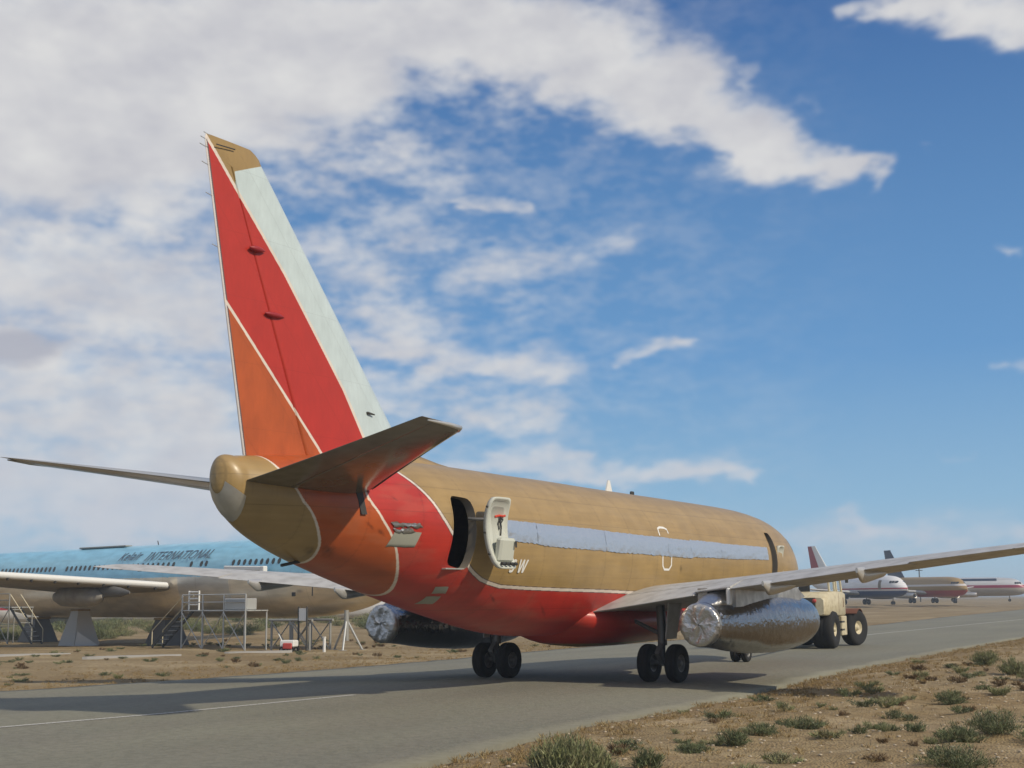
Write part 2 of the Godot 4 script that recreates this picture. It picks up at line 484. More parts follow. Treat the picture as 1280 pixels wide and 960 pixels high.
func livery() -> ImageTexture:
	var w := 2048
	var h := 512
	var img := Image.create_empty(w, h, false, Image.FORMAT_RGB8)
	var wear := FastNoiseLite.new()
	wear.seed = 77; wear.frequency = 1.0; wear.fractal_octaves = 5
	var streak := FastNoiseLite.new()
	streak.seed = 78; streak.frequency = 1.0; streak.fractal_octaves = 3
	for x in w:
		var z := (x + 0.5) / w * 30.0
		var f1 := interp(z, GOLD_RED)
		var s1 := sqrt(1.0 + pow((interp(z + 0.05, GOLD_RED) - f1) / 0.05, 2.0))
		var f2 := interp(z, RED_ORANGE) if z > 24.2 else -9.0
		var s2 := sqrt(1.0 + pow((interp(z + 0.05, RED_ORANGE) - f2) / 0.05, 2.0))
		var f3 := interp(z, ORANGE_GOLD) if z > 26.9 else -9.0
		var s3 := sqrt(1.0 + pow((interp(z + 0.05, ORANGE_GOLD) - f3) / 0.05, 2.0))
		var seam := absf(fposmod(z + 0.3, 1.52) - 0.76) < 0.0085
		for y in h:
			var yy := 5.5 - (y + 0.5) / h * 4.5
			var c: Color
			if yy < f3: c = GOLD
			elif yy < f2: c = ORANGE
			elif yy < f1: c = RED
			else: c = GOLD
			if absf(yy - f1) / s1 < 0.035 or absf(yy - f2) / s2 < 0.027 or absf(yy - f3) / s3 < 0.025: c = STRIPE
			elif absf(yy - f1) / s1 < 0.048: c = Color(0.08, 0.05, 0.05)
			var v := 1.0 + 0.16 * wear.get_noise_2d(z * 1.1, yy * 1.3) + 0.10 * streak.get_noise_2d(z * 0.35, yy * 7.0)
			if seam or absf(yy - 4.62) < 0.007 or absf(yy - 2.72) < 0.007 or absf(yy - 4.05) < 0.005 or absf(yy - 1.95) < 0.007: v *= 0.78
			elif absf(fposmod(z + 0.3, 1.52) - 0.76) < 0.05 and fposmod(yy, 0.11) < 0.035: v *= 0.90
			for q in STAINS:
				var dq := Vector2((z - q[0]) / q[2], (yy - q[1] - (z - q[0]) * 0.5) / q[3]).length() + wear.get_noise_2d(z * 6.0, yy * 6.0) * 0.5
				if dq < 1.0: v *= lerpf(0.45, 1.0, dq)
			# thin run-off streaks below the lap joints
			if (yy < 2.72 and yy > 1.6) or (yy < 4.62 and yy > 4.2): v *= 1.0 - 0.22 * clampf(streak.get_noise_2d(z * 9.0, 3.0 + yy * 0.3) - 0.25, 0.0, 1.0)
			c = Color(c.r * v, c.g * v, c.b * v)
			# faded, dusty patches
			var dust := clampf(wear.get_noise_2d(z * 0.6 + 40.0, yy * 2.0) - 0.05, 0.0, 0.3)
			c = c.lerp(Color(0.36, 0.28, 0.18), dust * 0.28)
			img.set_pixel(x, y, c.linear_to_srgb())
	img.generate_mipmaps()
	return ImageTexture.create_from_image(img)

const FLANK := 1
const FIN := 2
const BLUE := 3

func side_uv(p: Vector3, which: int) -> Vector2:
	if which == FLANK: return Vector2(p.z / 30.0, (5.5 - p.y) / 4.5)
	if which == FIN: return Vector2((p.z - 21.5) / 8.8, (11.5 - p.y) / 6.7)
	return Vector2(p.z / 46.0, (5.8 - p.y) / 4.7)

func fin_livery() -> ImageTexture:
	var w := 1024
	var h := 768
	var img := Image.create_empty(w, h, false, Image.FORMAT_RGB8)
	var wear := FastNoiseLite.new()
	wear.seed = 91; wear.frequency = 1.0; wear.fractal_octaves = 5
	var white := Color(0.51, 0.595, 0.60)
	for y in h:
		var yy := 11.5 - (y + 0.5) / h * 6.7
		var te := 29.92 - (11.05 - yy) * 0.2086
		# edge between the red and the pale leading band, and between orange and red
		var fr := interp(yy, [[5.0, 24.7], [5.76, 25.23], [6.66, 25.84], [8.88, 27.7], [10.34, 29.07], [11.2, 29.85], [11.5, 30.1]])
		var fo := interp(yy, [[4.8, 26.15], [5.37, 26.66], [6.87, 28.12], [8.07, 29.28], [11.5, 32.6]])
		for x in w:
			var z := 21.5 + (x + 0.5) / w * 8.8
			var c := RED
			if z < fr:
				c = white
				var top := 10.73 + (29.17 - z) * 0.41
				if yy > top or (z > 29.17 - (10.73 - yy) * 0.2 and yy > 10.2): c = GOLD * 0.92
				if z < 23.75 + (yy - 6.0) * 0.35 and yy < 6.05: c = GOLD
			elif z > fo: c = ORANGE * 1.05
			if absf(z - fr) < 0.05 or absf(z - fo) < 0.045: c = STRIPE
			elif z > te - 0.045: c = Color(0.6, 0.56, 0.54)
			elif z > te - 0.075: c = Color(0.12, 0.08, 0.08)
			var v := 1.0 + 0.09 * wear.get_noise_2d(z * 1.4, yy * 1.2) + 0.06 * wear.get_noise_2d(z * 9.0, yy * 2.0)
			if absf(fposmod((z - 23.99) * 0.75 - (yy - 6.16) * 0.66, 1.15) - 0.5) < 0.006 or absf(fposmod(yy, 1.3) - 0.4) < 0.006: v *= 0.84
			if c == ORANGE * 1.05: v *= 1.0 + 0.2 * wear.get_noise_2d(z * 2.0 + 9.0, yy * 0.8)
			img.set_pixel(x, y, Color(c.r * v, c.g * v, c.b * v).linear_to_srgb())
	img.generate_mipmaps()
	return ImageTexture.create_from_image(img)

func blue_livery() -> ImageTexture:
	var w := 1024
	var h := 160
	var img := Image.create_empty(w, h, false, Image.FORMAT_RGB8)
	var wear := FastNoiseLite.new()
	wear.seed = 61; wear.frequency = 1.0; wear.fractal_octaves = 4
	for y in h:
		var yy := 5.8 - (y + 0.5) / h * 4.7
		for x in w:
			var z := (x + 0.5) / w * 46.0
			var v := 1.0 + 0.2 * wear.get_noise_2d(z * 0.5, yy * 2.5)
			var c := Color(0.27, 0.56, 0.72)
			if yy < 3.62 + 0.03 * wear.get_noise_2d(z * 3.0, 4.0):
				c = Color(0.84, 0.75, 0.61)
				if z > 10.9 and z < 15.6: c = Color(0.66, 0.65, 0.62)   # other panels ahead of the wing
			if absf(fposmod(z, 3.1) - 1.5) < 0.03: v *= 0.86
			img.set_pixel(x, y, Color(c.r * v, c.g * v, c.b * v).linear_to_srgb())
	return ImageTexture.create_from_image(img)
# ------------------------------------------------------------------ ground and road
const LINE_X := [[-420.0, -34.0], [-172.0, -16.0], [-84.0, -9.2], [-32.0, -6.6], [-10.0, -4.5], [10.0, -2.6], [22.9, -1.8], [28.8, -1.9], [33.0, -2.4], [60.0, -4.0], [160.0, -10.0]]
const NEAR_X := [[-420.0, -28.0], [-172.0, -9.0], [-84.0, -2.2], [-29.5, 2.3], [-6.4, 3.5], [8.2, 4.6], [19.5, 6.0], [27.1, 6.3], [33.7, 7.4], [60.0, 9.0], [160.0, 14.0]]
const FAR_X := [[-420.0, -62.0], [-202.0, -34.0], [-113.0, -24.1], [-67.0, -18.0], [-9.6, -15.6], [1.6, -14.1], [9.5, -13.5], [14.5, -13.5], [20.6, -14.0], [23.1, -14.4], [60.0, -17.0], [160.0, -24.0]]
var n_land := FastNoiseLite.new()

func road_y(x: float, z: float) -> float:
	var s := clampf(interp(z, LINE_X) - x, 0.0, 10.0)
	return -0.03 * (s * s / (s + 0.6))

func land_y(x: float, z: float) -> float:
	var near := interp(z, NEAR_X)
	var far := interp(z, FAR_X)
	if x > far - 0.5 and x < near + 0.5:
		return road_y(x, z) - 0.12
	var h := 0.0
	if x >= near + 0.5:
		var d := x - near - 0.5
		h = lerpf(-0.03, 0.03, clampf(d / 2.0, 0.0, 1.0)) * smoothstep(60.0, 25.0, absf(x))
		h += n_land.get_noise_2d(x * 1.0, z * 1.0) * 0.10 * clampf(d / 1.2, 0.0, 1.0) + n_land.get_noise_2d(x * 4.0, z * 4.0) * 0.035
		if d < 1.2: h = lerpf(road_y(near, z) - 0.03, h, d / 1.2)
	else:
		var d := far - 0.5 - x
		h = -0.33
		h = lerpf(h, 0.9 * smoothstep(0.0, 50.0, d) - 0.25, smoothstep(-30.0, -110.0, z))
		h += n_land.get_noise_2d(x * 0.5, z * 0.5) * 0.10 * clampf(d / 3.0, 0.0, 1.0) + n_land.get_noise_2d(x * 3.0, z * 3.0) * 0.04
		if d < 1.5: h = lerpf(road_y(far, z) - 0.03, h, d / 1.5)
	var far_off := maxf(absf(x), absf(z))
	return lerpf(h, 0.0 if x > 0.0 else 0.6, smoothstep(300.0, 700.0, far_off))

func spaced(parts: Array) -> Array:
	var o := []
	for p in parts:
		var v: float = p[0]
		while v < p[1] - 1e-4:
			o.append(v)
			v += p[2]
	o.append(parts[-1][1])
	return o

func land_color(x: float, z: float) -> Color:
	var n := n_land.get_noise_2d(x * 0.9 + 50.0, z * 0.9)
	var n2 := n_land.get_noise_2d(x * 0.25, z * 0.25 + 80.0)
	var n3 := n_land.get_noise_2d(x * 3.5 + 9.0, z * 3.5)
	var tan := Color(0.315, 0.235, 0.118)
	var straw := Color(0.265, 0.185, 0.085)
	var pale := Color(0.42, 0.325, 0.185)
	var green := Color(0.17, 0.165, 0.075)
	var c := tan.lerp(pale, smoothstep(-0.05, 0.4, n))
	c = c.lerp(straw, smoothstep(-0.05, 0.35, n2 + n3 * 0.4) * 0.85)
	var near := interp(z, NEAR_X)
	var far := interp(z, FAR_X)
	# dry grass along the edge of the paving, greener scrub far off
	var verge := 0.0
	if x > near: verge = smoothstep(2.6, 0.3, x - near + n * 1.4)
	elif x < far: verge = smoothstep(1.6, 0.2, far - x + n)
	c = c.lerp(straw, verge * 0.8)
	if x < far - 40.0: c = c.lerp(green, smoothstep(40.0, 95.0, far - x) * clampf(0.55 + n2, 0.0, 0.9) * smoothstep(-150.0, -60.0, z))
	return c

func build_ground() -> void:
	n_land.seed = 4; n_land.frequency = 0.35; n_land.fractal_octaves = 4
	var xs := spaced([[-6000.0, -1200.0, 800.0], [-1200.0, -300.0, 75.0], [-300.0, -80.0, 9.0], [-80.0, -14.0, 1.1], [-14.0, 2.0, 2.0], [2.0, 17.0, 0.22], [17.0, 60.0, 2.2], [60.0, 300.0, 24.0], [300.0, 6000.0, 950.0]])
	var zs := spaced([[-7000.0, -1200.0, 900.0], [-1200.0, -420.0, 60.0], [-420.0, -120.0, 8.0], [-120.0, -20.0, 1.8], [-20.0, 14.0, 0.7], [14.0, 37.0, 0.22], [37.0, 80.0, 1.5], [80.0, 400.0, 20.0], [400.0, 3000.0, 650.0]])
	var v := PackedVector3Array()
	var col := PackedColorArray()
	var nx := xs.size()
	for z in zs:
		for x in xs:
			v.append(Vector3(x, land_y(x, z), z))
			col.append(land_color(x, z))
	var nrm := PackedVector3Array()
	for j in zs.size():
		for i in nx:
			var a := v[j * nx + maxi(i - 1, 0)]
			var b := v[j * nx + mini(i + 1, nx - 1)]
			var c := v[maxi(j - 1, 0) * nx + i]
			var d := v[mini(j + 1, zs.size() - 1) * nx + i]
			nrm.append((d - c).cross(b - a).normalized())
	var idx := PackedInt32Array()
	for j in zs.size() - 1:
		for i in nx - 1:
			var k := j * nx + i
			idx.append_array([k, k + 1, k + nx, k + 1, k + nx + 1, k + nx])
	var arr := []
	arr.resize(Mesh.ARRAY_MAX)
	arr[Mesh.ARRAY_VERTEX] = v
	arr[Mesh.ARRAY_NORMAL] = nrm
	arr[Mesh.ARRAY_COLOR] = col
	arr[Mesh.ARRAY_INDEX] = idx
	var mesh := ArrayMesh.new()
	mesh.add_surface_from_arrays(Mesh.PRIMITIVE_TRIANGLES, arr)
	var g := put_mesh("ground", mesh, M.dirt, self)
	g.set_meta("kind", "structure")

func build_road() -> void:
	var st := new_st()
	var zs := spaced([[-420.0, -100.0, 10.0], [-100.0, -10.0, 3.0], [-10.0, 60.0, 0.8], [60.0, 160.0, 10.0]])
	var rows := []
	var cols := []
	for z in zs:
		var a := interp(z, FAR_X) - 0.4
		var b := interp(z, NEAR_X) + 0.35 + n_land.get_noise_2d(z * 1.5, 3.0) * 0.35 + n_land.get_noise_2d(z * 6.0, 9.0) * 0.1
		a -= n_land.get_noise_2d(z * 1.2, 33.0) * 0.3
		var row := []
		row.append(Vector3(a, road_y(a, z) - 0.15, z))
		for i in 37:
			var x := lerpf(a, b, i / 36.0)
			row.append(Vector3(x, road_y(x, z), z))
		row.append(Vector3(b, road_y(b, z) - 0.15, z))
		rows.append(row)
	for i in rows.size() - 1:
		for j in rows[i].size() - 1:
			for p in [rows[i][j], rows[i + 1][j], rows[i + 1][j + 1], rows[i][j], rows[i + 1][j + 1], rows[i][j + 1]]:
				var n := n_land.get_noise_2d(p.x * 0.9, p.z * 0.12)
				var n2 := n_land.get_noise_2d(p.x * 0.2 + 30.0, p.z * 0.2)
				var c := Color(0.235, 0.225, 0.168).lerp(Color(0.195, 0.186, 0.142), clampf(0.5 + n * 0.9 + n2 * 0.5, 0.0, 1.0))
				st.set_color(c)
				st.add_vertex(p)
	var r := part("road", st, M.asphalt, self)
	r.set_meta("kind", "structure")
	# tar run into old cracks across and along the paving
	for k in [[11.0, -10.0, 3.4, 0], [-18.0, -12.0, 2.4, 0]]:
		var ts := new_st()
		var tr := []
		var q := 0.0
		while q <= 1.0:
			var wob := n_land.get_noise_2d(q * 40.0 + k[0] * 3.0, k[1]) * 0.5
			var p := Vector3(lerpf(k[1], k[2], q), 0.0, k[0] + wob + q * 0.8) if k[3] == 0 else Vector3(k[0] + wob * 0.7 + lerpf(k[1], k[2], q) * 0.05, 0.0, lerpf(k[1], k[2], q))
			var hw := 0.016 + 0.014 * absf(n_land.get_noise_2d(q * 90.0, k[0]))
			var off := Vector3(0, 0, hw) if k[3] == 0 else Vector3(hw, 0, 0)
			var a := p - off
			var b := p + off
			a.y = road_y(a.x, a.z) + 0.005
			b.y = road_y(b.x, b.z) + 0.005
			tr.append([a, b])
			q += 0.01
		loft(ts, tr, false)
		part("tar_seam", ts, M.tar, self).set_meta("kind", "structure")
	# painted centre line, worn away where the jet stands
	for seg in [[22.9, 70.0], [-150.0, -24.0]]:
		var ls := new_st()
		var lr := []
		var z: float = seg[0]
		while z <= seg[1]:
			var x := interp(z, LINE_X) + 0.02
			lr.append([Vector3(x - 0.09, road_y(x - 0.09, z) + 0.006, z), Vector3(x + 0.09, road_y(x + 0.09, z) + 0.006, z)])
			z += 0.5
		loft(ls, lr, false)
		var lm := part("road_line", ls, M.line, self)
		lm.set_meta("kind", "structure")

# ------------------------------------------------------------------ the towed jet
const BODY := [[0.0, 2.78, 2.62, 0.08], [0.3, 3.1, 2.2, 0.45], [0.8, 3.5, 1.85, 0.82], [1.5, 4.05, 1.55, 1.2], [2.2, 4.55, 1.40, 1.48], [3.0, 4.88, 1.31, 1.68], [4.0, 5.05, 1.25, 1.8], [5.5, 5.16, 1.22, 1.87], [7.0, 5.2, 1.22, 1.88],
	[15.0, 5.27, 1.22, 1.88], [18.5, 5.31, 1.25, 1.88], [19.5, 5.31, 1.31, 1.88], [20.4, 5.32, 1.43, 1.87], [22.0, 5.33, 1.75, 1.83], [23.5, 5.33, 2.08, 1.74], [25.0, 5.30, 2.44, 1.56], [26.5, 5.22, 2.83, 1.28], [27.5, 5.15, 3.12, 1.02], [28.4, 5.06, 3.45, 0.68], [28.9, 5.02, 3.72, 0.47], [28.980, 5.010, 3.785, 0.440], [29.063, 5.018, 3.851, 0.423], [29.138, 5.021, 3.923, 0.394], [29.196, 5.017, 3.990, 0.360], [29.246, 5.006, 4.058, 0.322], [29.287, 4.986, 4.125, 0.281], [29.320, 4.959, 4.190, 0.239], [29.345, 4.926, 4.248, 0.199], [29.366, 4.882, 4.311, 0.155], [29.380, 4.830, 4.371, 0.112], [29.391, 4.753, 4.445, 0.062], [29.395, 4.566, 4.554, 0.005]]

# a point on a fuselage: station z, angle from the top towards the right, standing off the skin
func skin(table: Array, z: float, a: float, off := 0.0) -> Vector3:
	var t := interp_s(z, table, 1)
	var b := interp_s(z, table, 2)
	var w := interp_s(z, table, 3) + off
	var yc := t - (t - b) * 0.4665
	var c := cos(a)
	var h := (t - yc + off) if c > 0.0 else (yc - b + off)
	return Vector3(w * sin(a), yc + h * c, z)

func angle_at(table: Array, z: float, y: float) -> float:
	var t := interp_s(z, table, 1)
	var b := interp_s(z, table, 2)
	var yc := t - (t - b) * 0.4665
	var h := (t - yc) if y > yc else (yc - b)
	return acos(clampf((y - yc) / h, -1.0, 1.0))

func patch_on_skin(table: Array, z0: float, z1: float, y0: float, y1: float, off: float, thick: float, nz := 8, ny := 6, shear := 0.0, ragged := 0.0) -> SurfaceTool:
	var st := new_st()
	var rows := []
	for i in nz + 1:
		var row := []
		var k := i / float(nz)
		for j in ny + 1:
			var y := lerpf(y0, y1, j / float(ny))
			if j == 0 or j == ny: y += rng.randf_range(-ragged, ragged)
			var z := lerpf(z0, z1, k) + shear * (j / float(ny) - 0.5)
			row.append(skin(table, z, angle_at(table, z, y), off + rng.randf_range(0.0, ragged * 0.25)))
		rows.append(row)
	loft(st, rows, false, FLANK)
	var edge := []
	for r in rows: edge.append(r[0])
	var low := []
	for p in edge: low.append(p - Vector3(thick, 0.0, 0.0))
	loft(st, [edge, low], false)
	return st

func airfoil(c0: float, c1: float, thick: float, n := 14) -> Array:
	# closed outline from chord fraction c0 to c1: upper side forward to aft, lower side back; [fraction, height/chord]
	var o := []
	for i in n + 1:
		var f := lerpf(c0, c1, 0.5 - 0.5 * cos(PI * i / n))
		o.append([f, half_thick(f, thick) + camber(f)])
	for i in range(n, -1, -1):
		var f := lerpf(c0, c1, 0.5 - 0.5 * cos(PI * i / n))
		if c0 == 0.0 and i == 0: continue
		o.append([f, -half_thick(f, thick) + camber(f)])
	return o

func half_thick(f: float, t: float) -> float:
	return 5.0 * t * (0.2969 * sqrt(f) - 0.126 * f - 0.3516 * f * f + 0.2843 * f * f * f - 0.1015 * f * f * f * f) + 0.0012

func camber(f: float) -> float:
	return 0.018 * sin(PI * pow(f, 0.8)) * 1.2

# wing planform against span: leading edge z, trailing edge z, trailing edge y, thickness, tilt (leading edge above trailing edge / chord)
const WING := [[0.6, 11.4, 16.9, 1.84, 0.15, 0.035], [1.88, 12.05, 16.95, 2.0, 0.145, 0.03], [4.8, 13.6, 17.1, 2.38, 0.13, 0.025], [9.5, 16.1, 18.65, 2.84, 0.115, 0.015], [13.75, 18.36, 20.06, 3.22, 0.105, 0.01], [14.05, 18.62, 20.16, 3.26, 0.08, 0.01], [14.17, 18.95, 20.18, 3.28, 0.03, 0.01]]

func wing_row(s: float, side: float, c0: float, c1: float, thick_k := 1.0, drop := 0.0) -> Array:
	var le := interp(s, WING, 1)
	var te := interp(s, WING, 2)
	var y := interp(s, WING, 3)
	var th := interp(s, WING, 4) * thick_k
	var tilt := interp(s, WING, 5)
	var c := te - le
	var row := []
	for p in airfoil(c0, c1, th):
		row.append(Vector3(side * s, y + (1.0 - p[0]) * c * tilt + p[1] * c - drop * maxf(0.0, (p[0] - 0.7) * c), le + p[0] * c))
	return row

func wing_piece(spans: Array, side: float, c0: float, c1: float, drop := 0.0) -> SurfaceTool:
	var st := new_st()
	var rows := []
	for s in spans: rows.append(wing_row(s, side, c0, c1, 1.0, drop))
	loft(st, rows)
	cap(st, rows[0], 3); cap(st, rows[-1], 4)
	return st

func build_airliner() -> void:
	var jet := thing("airliner", "gold, red and orange twin-jet airliner with foil-wrapped engines being towed on the road", "airplane")
	# --- fuselage with two open service doorways on the right
	var a_top := angle_at(BODY, 23.44, 4.47)
	var a_low := angle_at(BODY, 23.44, 2.87)
	var f_top := angle_at(BODY, 5.3, 4.33)
	var f_low := angle_at(BODY, 5.3, 2.70)
	var angles := []
	for i in 72: angles.append(TAU * i / 72.0)
	for e in [a_top, a_low, f_top, f_low]:
		var best := 0
		for i in angles.size():
			if absf(angles[i] - e) < absf(angles[best] - e): best = i
		if absf(angles[best] - e) < 0.03: angles[best] = e
		else: angles.append(e)
	angles.sort()
	var zs := []
	for p in [[0.0, 3.0, 0.15], [3.0, 5.12, 0.4], [5.12, 5.65, 0.1325], [5.65, 22.0, 0.4], [22.0, 23.02, 0.204], [23.02, 23.86, 0.14], [23.86, 28.8, 0.206], [28.8, 29.28, 0.04], [29.28, 29.395, 0.0058]]:
		var n := roundi((p[1] - p[0]) / p[2])
		for i in n: zs.append(lerpf(p[0], p[1], i / float(n)))
	zs.append(29.395)
	var rows := []
	for z in zs:
		var r := []
		for a in angles: r.append(skin(BODY, z, a))
		rows.append(r)
	var hole := {}
	for i in zs.size() - 1:
		var zc: float = (zs[i] + zs[i + 1]) * 0.5
		for j in angles.size() - 1:
			var ac: float = (angles[j] + angles[j + 1]) * 0.5
			if (zc > 23.02 and zc < 23.86 and ac > a_top and ac < a_low) or (zc > 5.12 and zc < 5.65 and ac > f_top and ac < f_low):
				hole[i * 1000 + j] = true
	var st := new_st()
	loft(st, rows, true, FLANK, hole)
	cap(st, rows[0], 0, FLANK); cap(st, rows[-1], 0, FLANK)
	part("fuselage", st, M.livery, jet)
	# bare metal exhaust shroud on the lower right of the cone
	st = new_st()
	rows = []
	for i in 9:
		var r := []
		for j in 9:
			var a := lerpf(1.95, 4.33, j / 8.0)
			var z := lerpf(28.92 + 0.08 * absf(sin(a)), 29.35, i / 8.0)
			r.append(skin(BODY, z, a, 0.018))
		rows.append(r)
	loft(st, rows, false)
	part("exhaust_shroud", st, M.bare_metal, jet)
	var sk := new_st()
	bar(sk, Vector3(0.05, 2.99, 27.0), Vector3(0.05, 2.9, 27.55), 0.07, 0.06)
	part("tail_skid", sk, M.dark_metal, jet)
	# --- doorways
	doorway(jet, 23.02, 23.86, a_top, a_low)
	doorway(jet, 5.12, 5.65, f_top, f_low)
	swung_door(jet, 22.26, 23.08, 2.86, 4.46, 1.87)
	swung_door(jet, 4.5, 4.98, 2.72, 3.9, 1.79)
	# --- foil tape over the windows
	var cuts := [5.95, 8.0, 9.7, 11.9, 13.4, 15.6, 17.1, 19.2, 20.5, 22.02]
	for c in cuts.size() - 1:
		st = new_st()
		rows = []
		var lift := 0.006 if c % 2 == 0 else 0.009
		var shift := rng.randf_range(-0.018, 0.018)
		var n := 26
		for i in n + 1:
			var z := lerpf(cuts[c] - (0.06 if c > 0 else 0.0), cuts[c + 1] + 0.05, i / float(n))
			var r := []
			var top := interp(z, [[5.8, 3.80], [9.7, 3.83], [12.5, 3.86], [15.1, 3.89], [17.3, 3.93], [19.4, 3.96], [21.6, 3.98], [22.2, 3.98]]) + rng.randf_range(-0.01, 0.01) + shift
			var bot := interp(z, [[5.8, 3.41], [9.9, 3.37], [12.7, 3.35], [15.2, 3.38], [17.5, 3.40], [19.5, 3.44], [21.6, 3.51], [22.2, 3.51]]) + rng.randf_range(-0.022, 0.01) + shift
			for j in 9:
				var y := lerpf(top, bot, j / 8.0)
				var wr := n_land.get_noise_2d(z * 9.0, y * 26.0) * 0.009 + n_land.get_noise_2d(z * 2.0 + 40.0, y * 44.0) * 0.010
				r.append(skin(BODY, z, angle_at(BODY, z, y), lift + 0.010 + wr))
			rows.append(r)
		loft(st, rows, false)
		part("foil_tape_length", st, M.foil_tape, jet, "length of silver foil tape covering cabin windows" if c == 0 else "")
	# overwing exit outline, above and below the foil
	for e in [[[13.22, 4.0], [13.24, 4.12], [13.40, 4.16], [13.66, 4.16], [13.81, 4.12], [13.83, 3.92]], [[13.26, 3.36], [13.27, 3.10], [13.40, 2.98], [13.70, 2.98], [13.81, 3.08], [13.83, 3.36]]]:
		st = new_st()
		rows = []
		for i in e.size():
			var p0: Array = e[maxi(i - 1, 0)]
			var p1: Array = e[mini(i + 1, e.size() - 1)]
			var d := Vector2(p1[0] - p0[0], p1[1] - p0[1]).normalized() * 0.03
			var r := []
			for s in [-1.0, 1.0]:
				var z: float = e[i][0] - d.y * s
				r.append(skin(BODY, z, angle_at(BODY, z, e[i][1] + d.x * s), 0.005))
			rows.append(r)
		loft(st, rows, false)
		part("exit_outline", st, M.letter, jet)
	# registration letters, the first mostly behind the swung door
	var letters := [["S", 21.47], ["W", 21.10]]
	for l in letters:
		var tm := TextMesh.new()
		var font := SystemFont.new()
		font.font_names = PackedStringArray(["Droid Sans"])
		font.font_weight = 700
		tm.font = font
		tm.text = l[0]
		tm.font_size = 40
		tm.pixel_size = 0.0112
		tm.depth = 0.008
		var o := put_mesh("registration_letter", tm, M.letter, jet)
		var n := skin(BODY, l[1], angle_at(BODY, l[1], 2.95), 0.006)
		var up := (skin(BODY, l[1], angle_at(BODY, l[1], 3.1)) - skin(BODY, l[1], angle_at(BODY, l[1], 2.8))).normalized()
		var fwd := Vector3(0, 0, -1)
		o.transform = Transform3D(Basis(fwd * 0.9, (up + fwd * 0.22).normalized(), fwd.cross(up).normalized()), n)
	# taped repairs
	part("tape_patch", patch_on_skin(BODY, 24.86, 25.62, 3.30, 3.62, 0.006, 0.01, 6, 5, -0.1, 0.012), M.grey_tape, jet, "grey tape patch on the red and orange stripe")
	for p in [[24.86, 25.68, 3.72, 3.80], [25.05, 25.6, 3.60, 3.68]]:
		part("crumpled_foil", patch_on_skin(BODY, p[0], p[1], p[2], p[3], 0.02, 0.02, 10, 3, 0.12, 0.03), M.foil_cap, jet)
	part("tape_patch", patch_on_skin(BODY, 23.22, 23.58, 2.33, 2.48, 0.005, 0.01, 4, 4, 0.1, 0.005), M.grey_tape, jet)
	part("tape_patch", patch_on_skin(BODY, 23.15, 23.5, 2.10, 2.27, 0.005, 0.01, 4, 4, 0.1, 0.005), M.grey_tape, jet)
	# antennas
	st = new_st()
	slab(st, [Vector3(-0.02, 5.24, 13.65), Vector3(-0.02, 5.24, 13.25), Vector3(-0.02, 5.60, 13.40), Vector3(-0.02, 5.60, 13.5)], Vector3(0.04, 0, 0))
	part("antenna", st, M.white_paint, jet)
	st = new_st()
	box_at(st, Vector3(0, 5.29, 11.97), Vector3(0.08, 0.16, 0.18), 0.03)
	part("antenna", st, M.dark_metal, jet)
	# cockpit side window, forward
	for s in [-1.0, 1.0]:
		for k in [[1.75, 2.25, 3.72, 4.12], [2.3, 2.85, 3.80, 4.2]]:
			var w := new_st()
			var rr := []
			for i in 4:
				var z := lerpf(k[0], k[1], i / 3.0)
				var r := []
				for j in 4:
					var p := skin(BODY, z, angle_at(BODY, z, lerpf(k[2], k[3], j / 3.0)), 0.006)
					r.append(Vector3(p.x * s, p.y, p.z))
				rr.append(r)
			loft(w, rr, false)
			part("cockpit_window", w, M.pane, jet)
	# --- belly fairing that carries the wing
	st = new_st()
	rows = []
	for k in [[10.4, 0.3, 1.9], [11.2, 0.75, 1.45], [12.2, 0.94, 1.30], [14.0, 0.95, 1.26], [15.4, 0.94, 1.26], [16.2, 0.9, 1.32], [16.8, 0.8, 1.45], [17.3, 0.55, 1.65]]:
		var r := []
		for i in 28:
			var a := TAU * i / 28.0
			r.append(Vector3(sin(a) * 1.92 * k[1] * (1.0 if absf(sin(a)) < 0.98 else 1.0), lerpf(1.85, k[2], 0.5) + cos(a) * (0.72 * k[1]), k[0]))
		rows.append(r)
	loft(st, rows, true, FLANK)
	part("belly_fairing", st, M.livery, jet)
	# --- wings
	for side in [1.0, -1.0]:
		var wing := part("wing", wing_piece([0.6, 1.2, 1.88, 3.3, 4.8, 7.0, 9.5, 11.6, 13.75, 14.05, 14.17], side, 0.0, 0.74), M.grey_paint, jet)
		part("flap", wing_piece([0.9, 1.88, 3.2, 4.28], side, 0.746, 1.0, 0.06), M.grey_paint, wing)
		part("engine_cut_out", wing_piece([4.30, 4.8, 5.34], side, 0.746, 0.985), M.grey_paint, wing)
		part("flap", wing_piece([5.36, 7.0, 8.4, 9.5, 10.2], side, 0.746, 1.0, 0.04), M.grey_paint, wing)
		part("aileron", wing_piece([10.23, 11.6, 13.3], side, 0.746, 1.0), M.grey_paint, wing)
		part("wing_tip", wing_piece([13.32, 13.75, 14.05, 14.17], side, 0.746, 1.0), M.grey_paint, wing)
		for s in [6.5, 9.05]:
			st = new_st()
			rows = []
			var te := interp(s, WING, 2)
			var y := interp(s, WING, 3)
			for k in [[-2.1, 0.01, 0.0, 0.0], [-1.5, 0.07, -0.09, 0.08], [-0.8, 0.08, -0.13, 0.12], [-0.25, 0.09, -0.16, 0.15], [-0.05, 0.085, -0.16, 0.16], [0.05, 0.07, -0.14, 0.14], [0.34, 0.02, -0.06, 0.04]]:
				rows.append(ring(Vector3(side * s, y + k[2] + 0.02, te + k[0]), Vector3.RIGHT, Vector3.UP, k[1] + 0.01, k[3] + 0.02, 14))
			loft(st, rows)
			cap(st, rows[0]); cap(st, rows[-1])
			part("flap_track_fairing", st, M.pale_metal, wing)
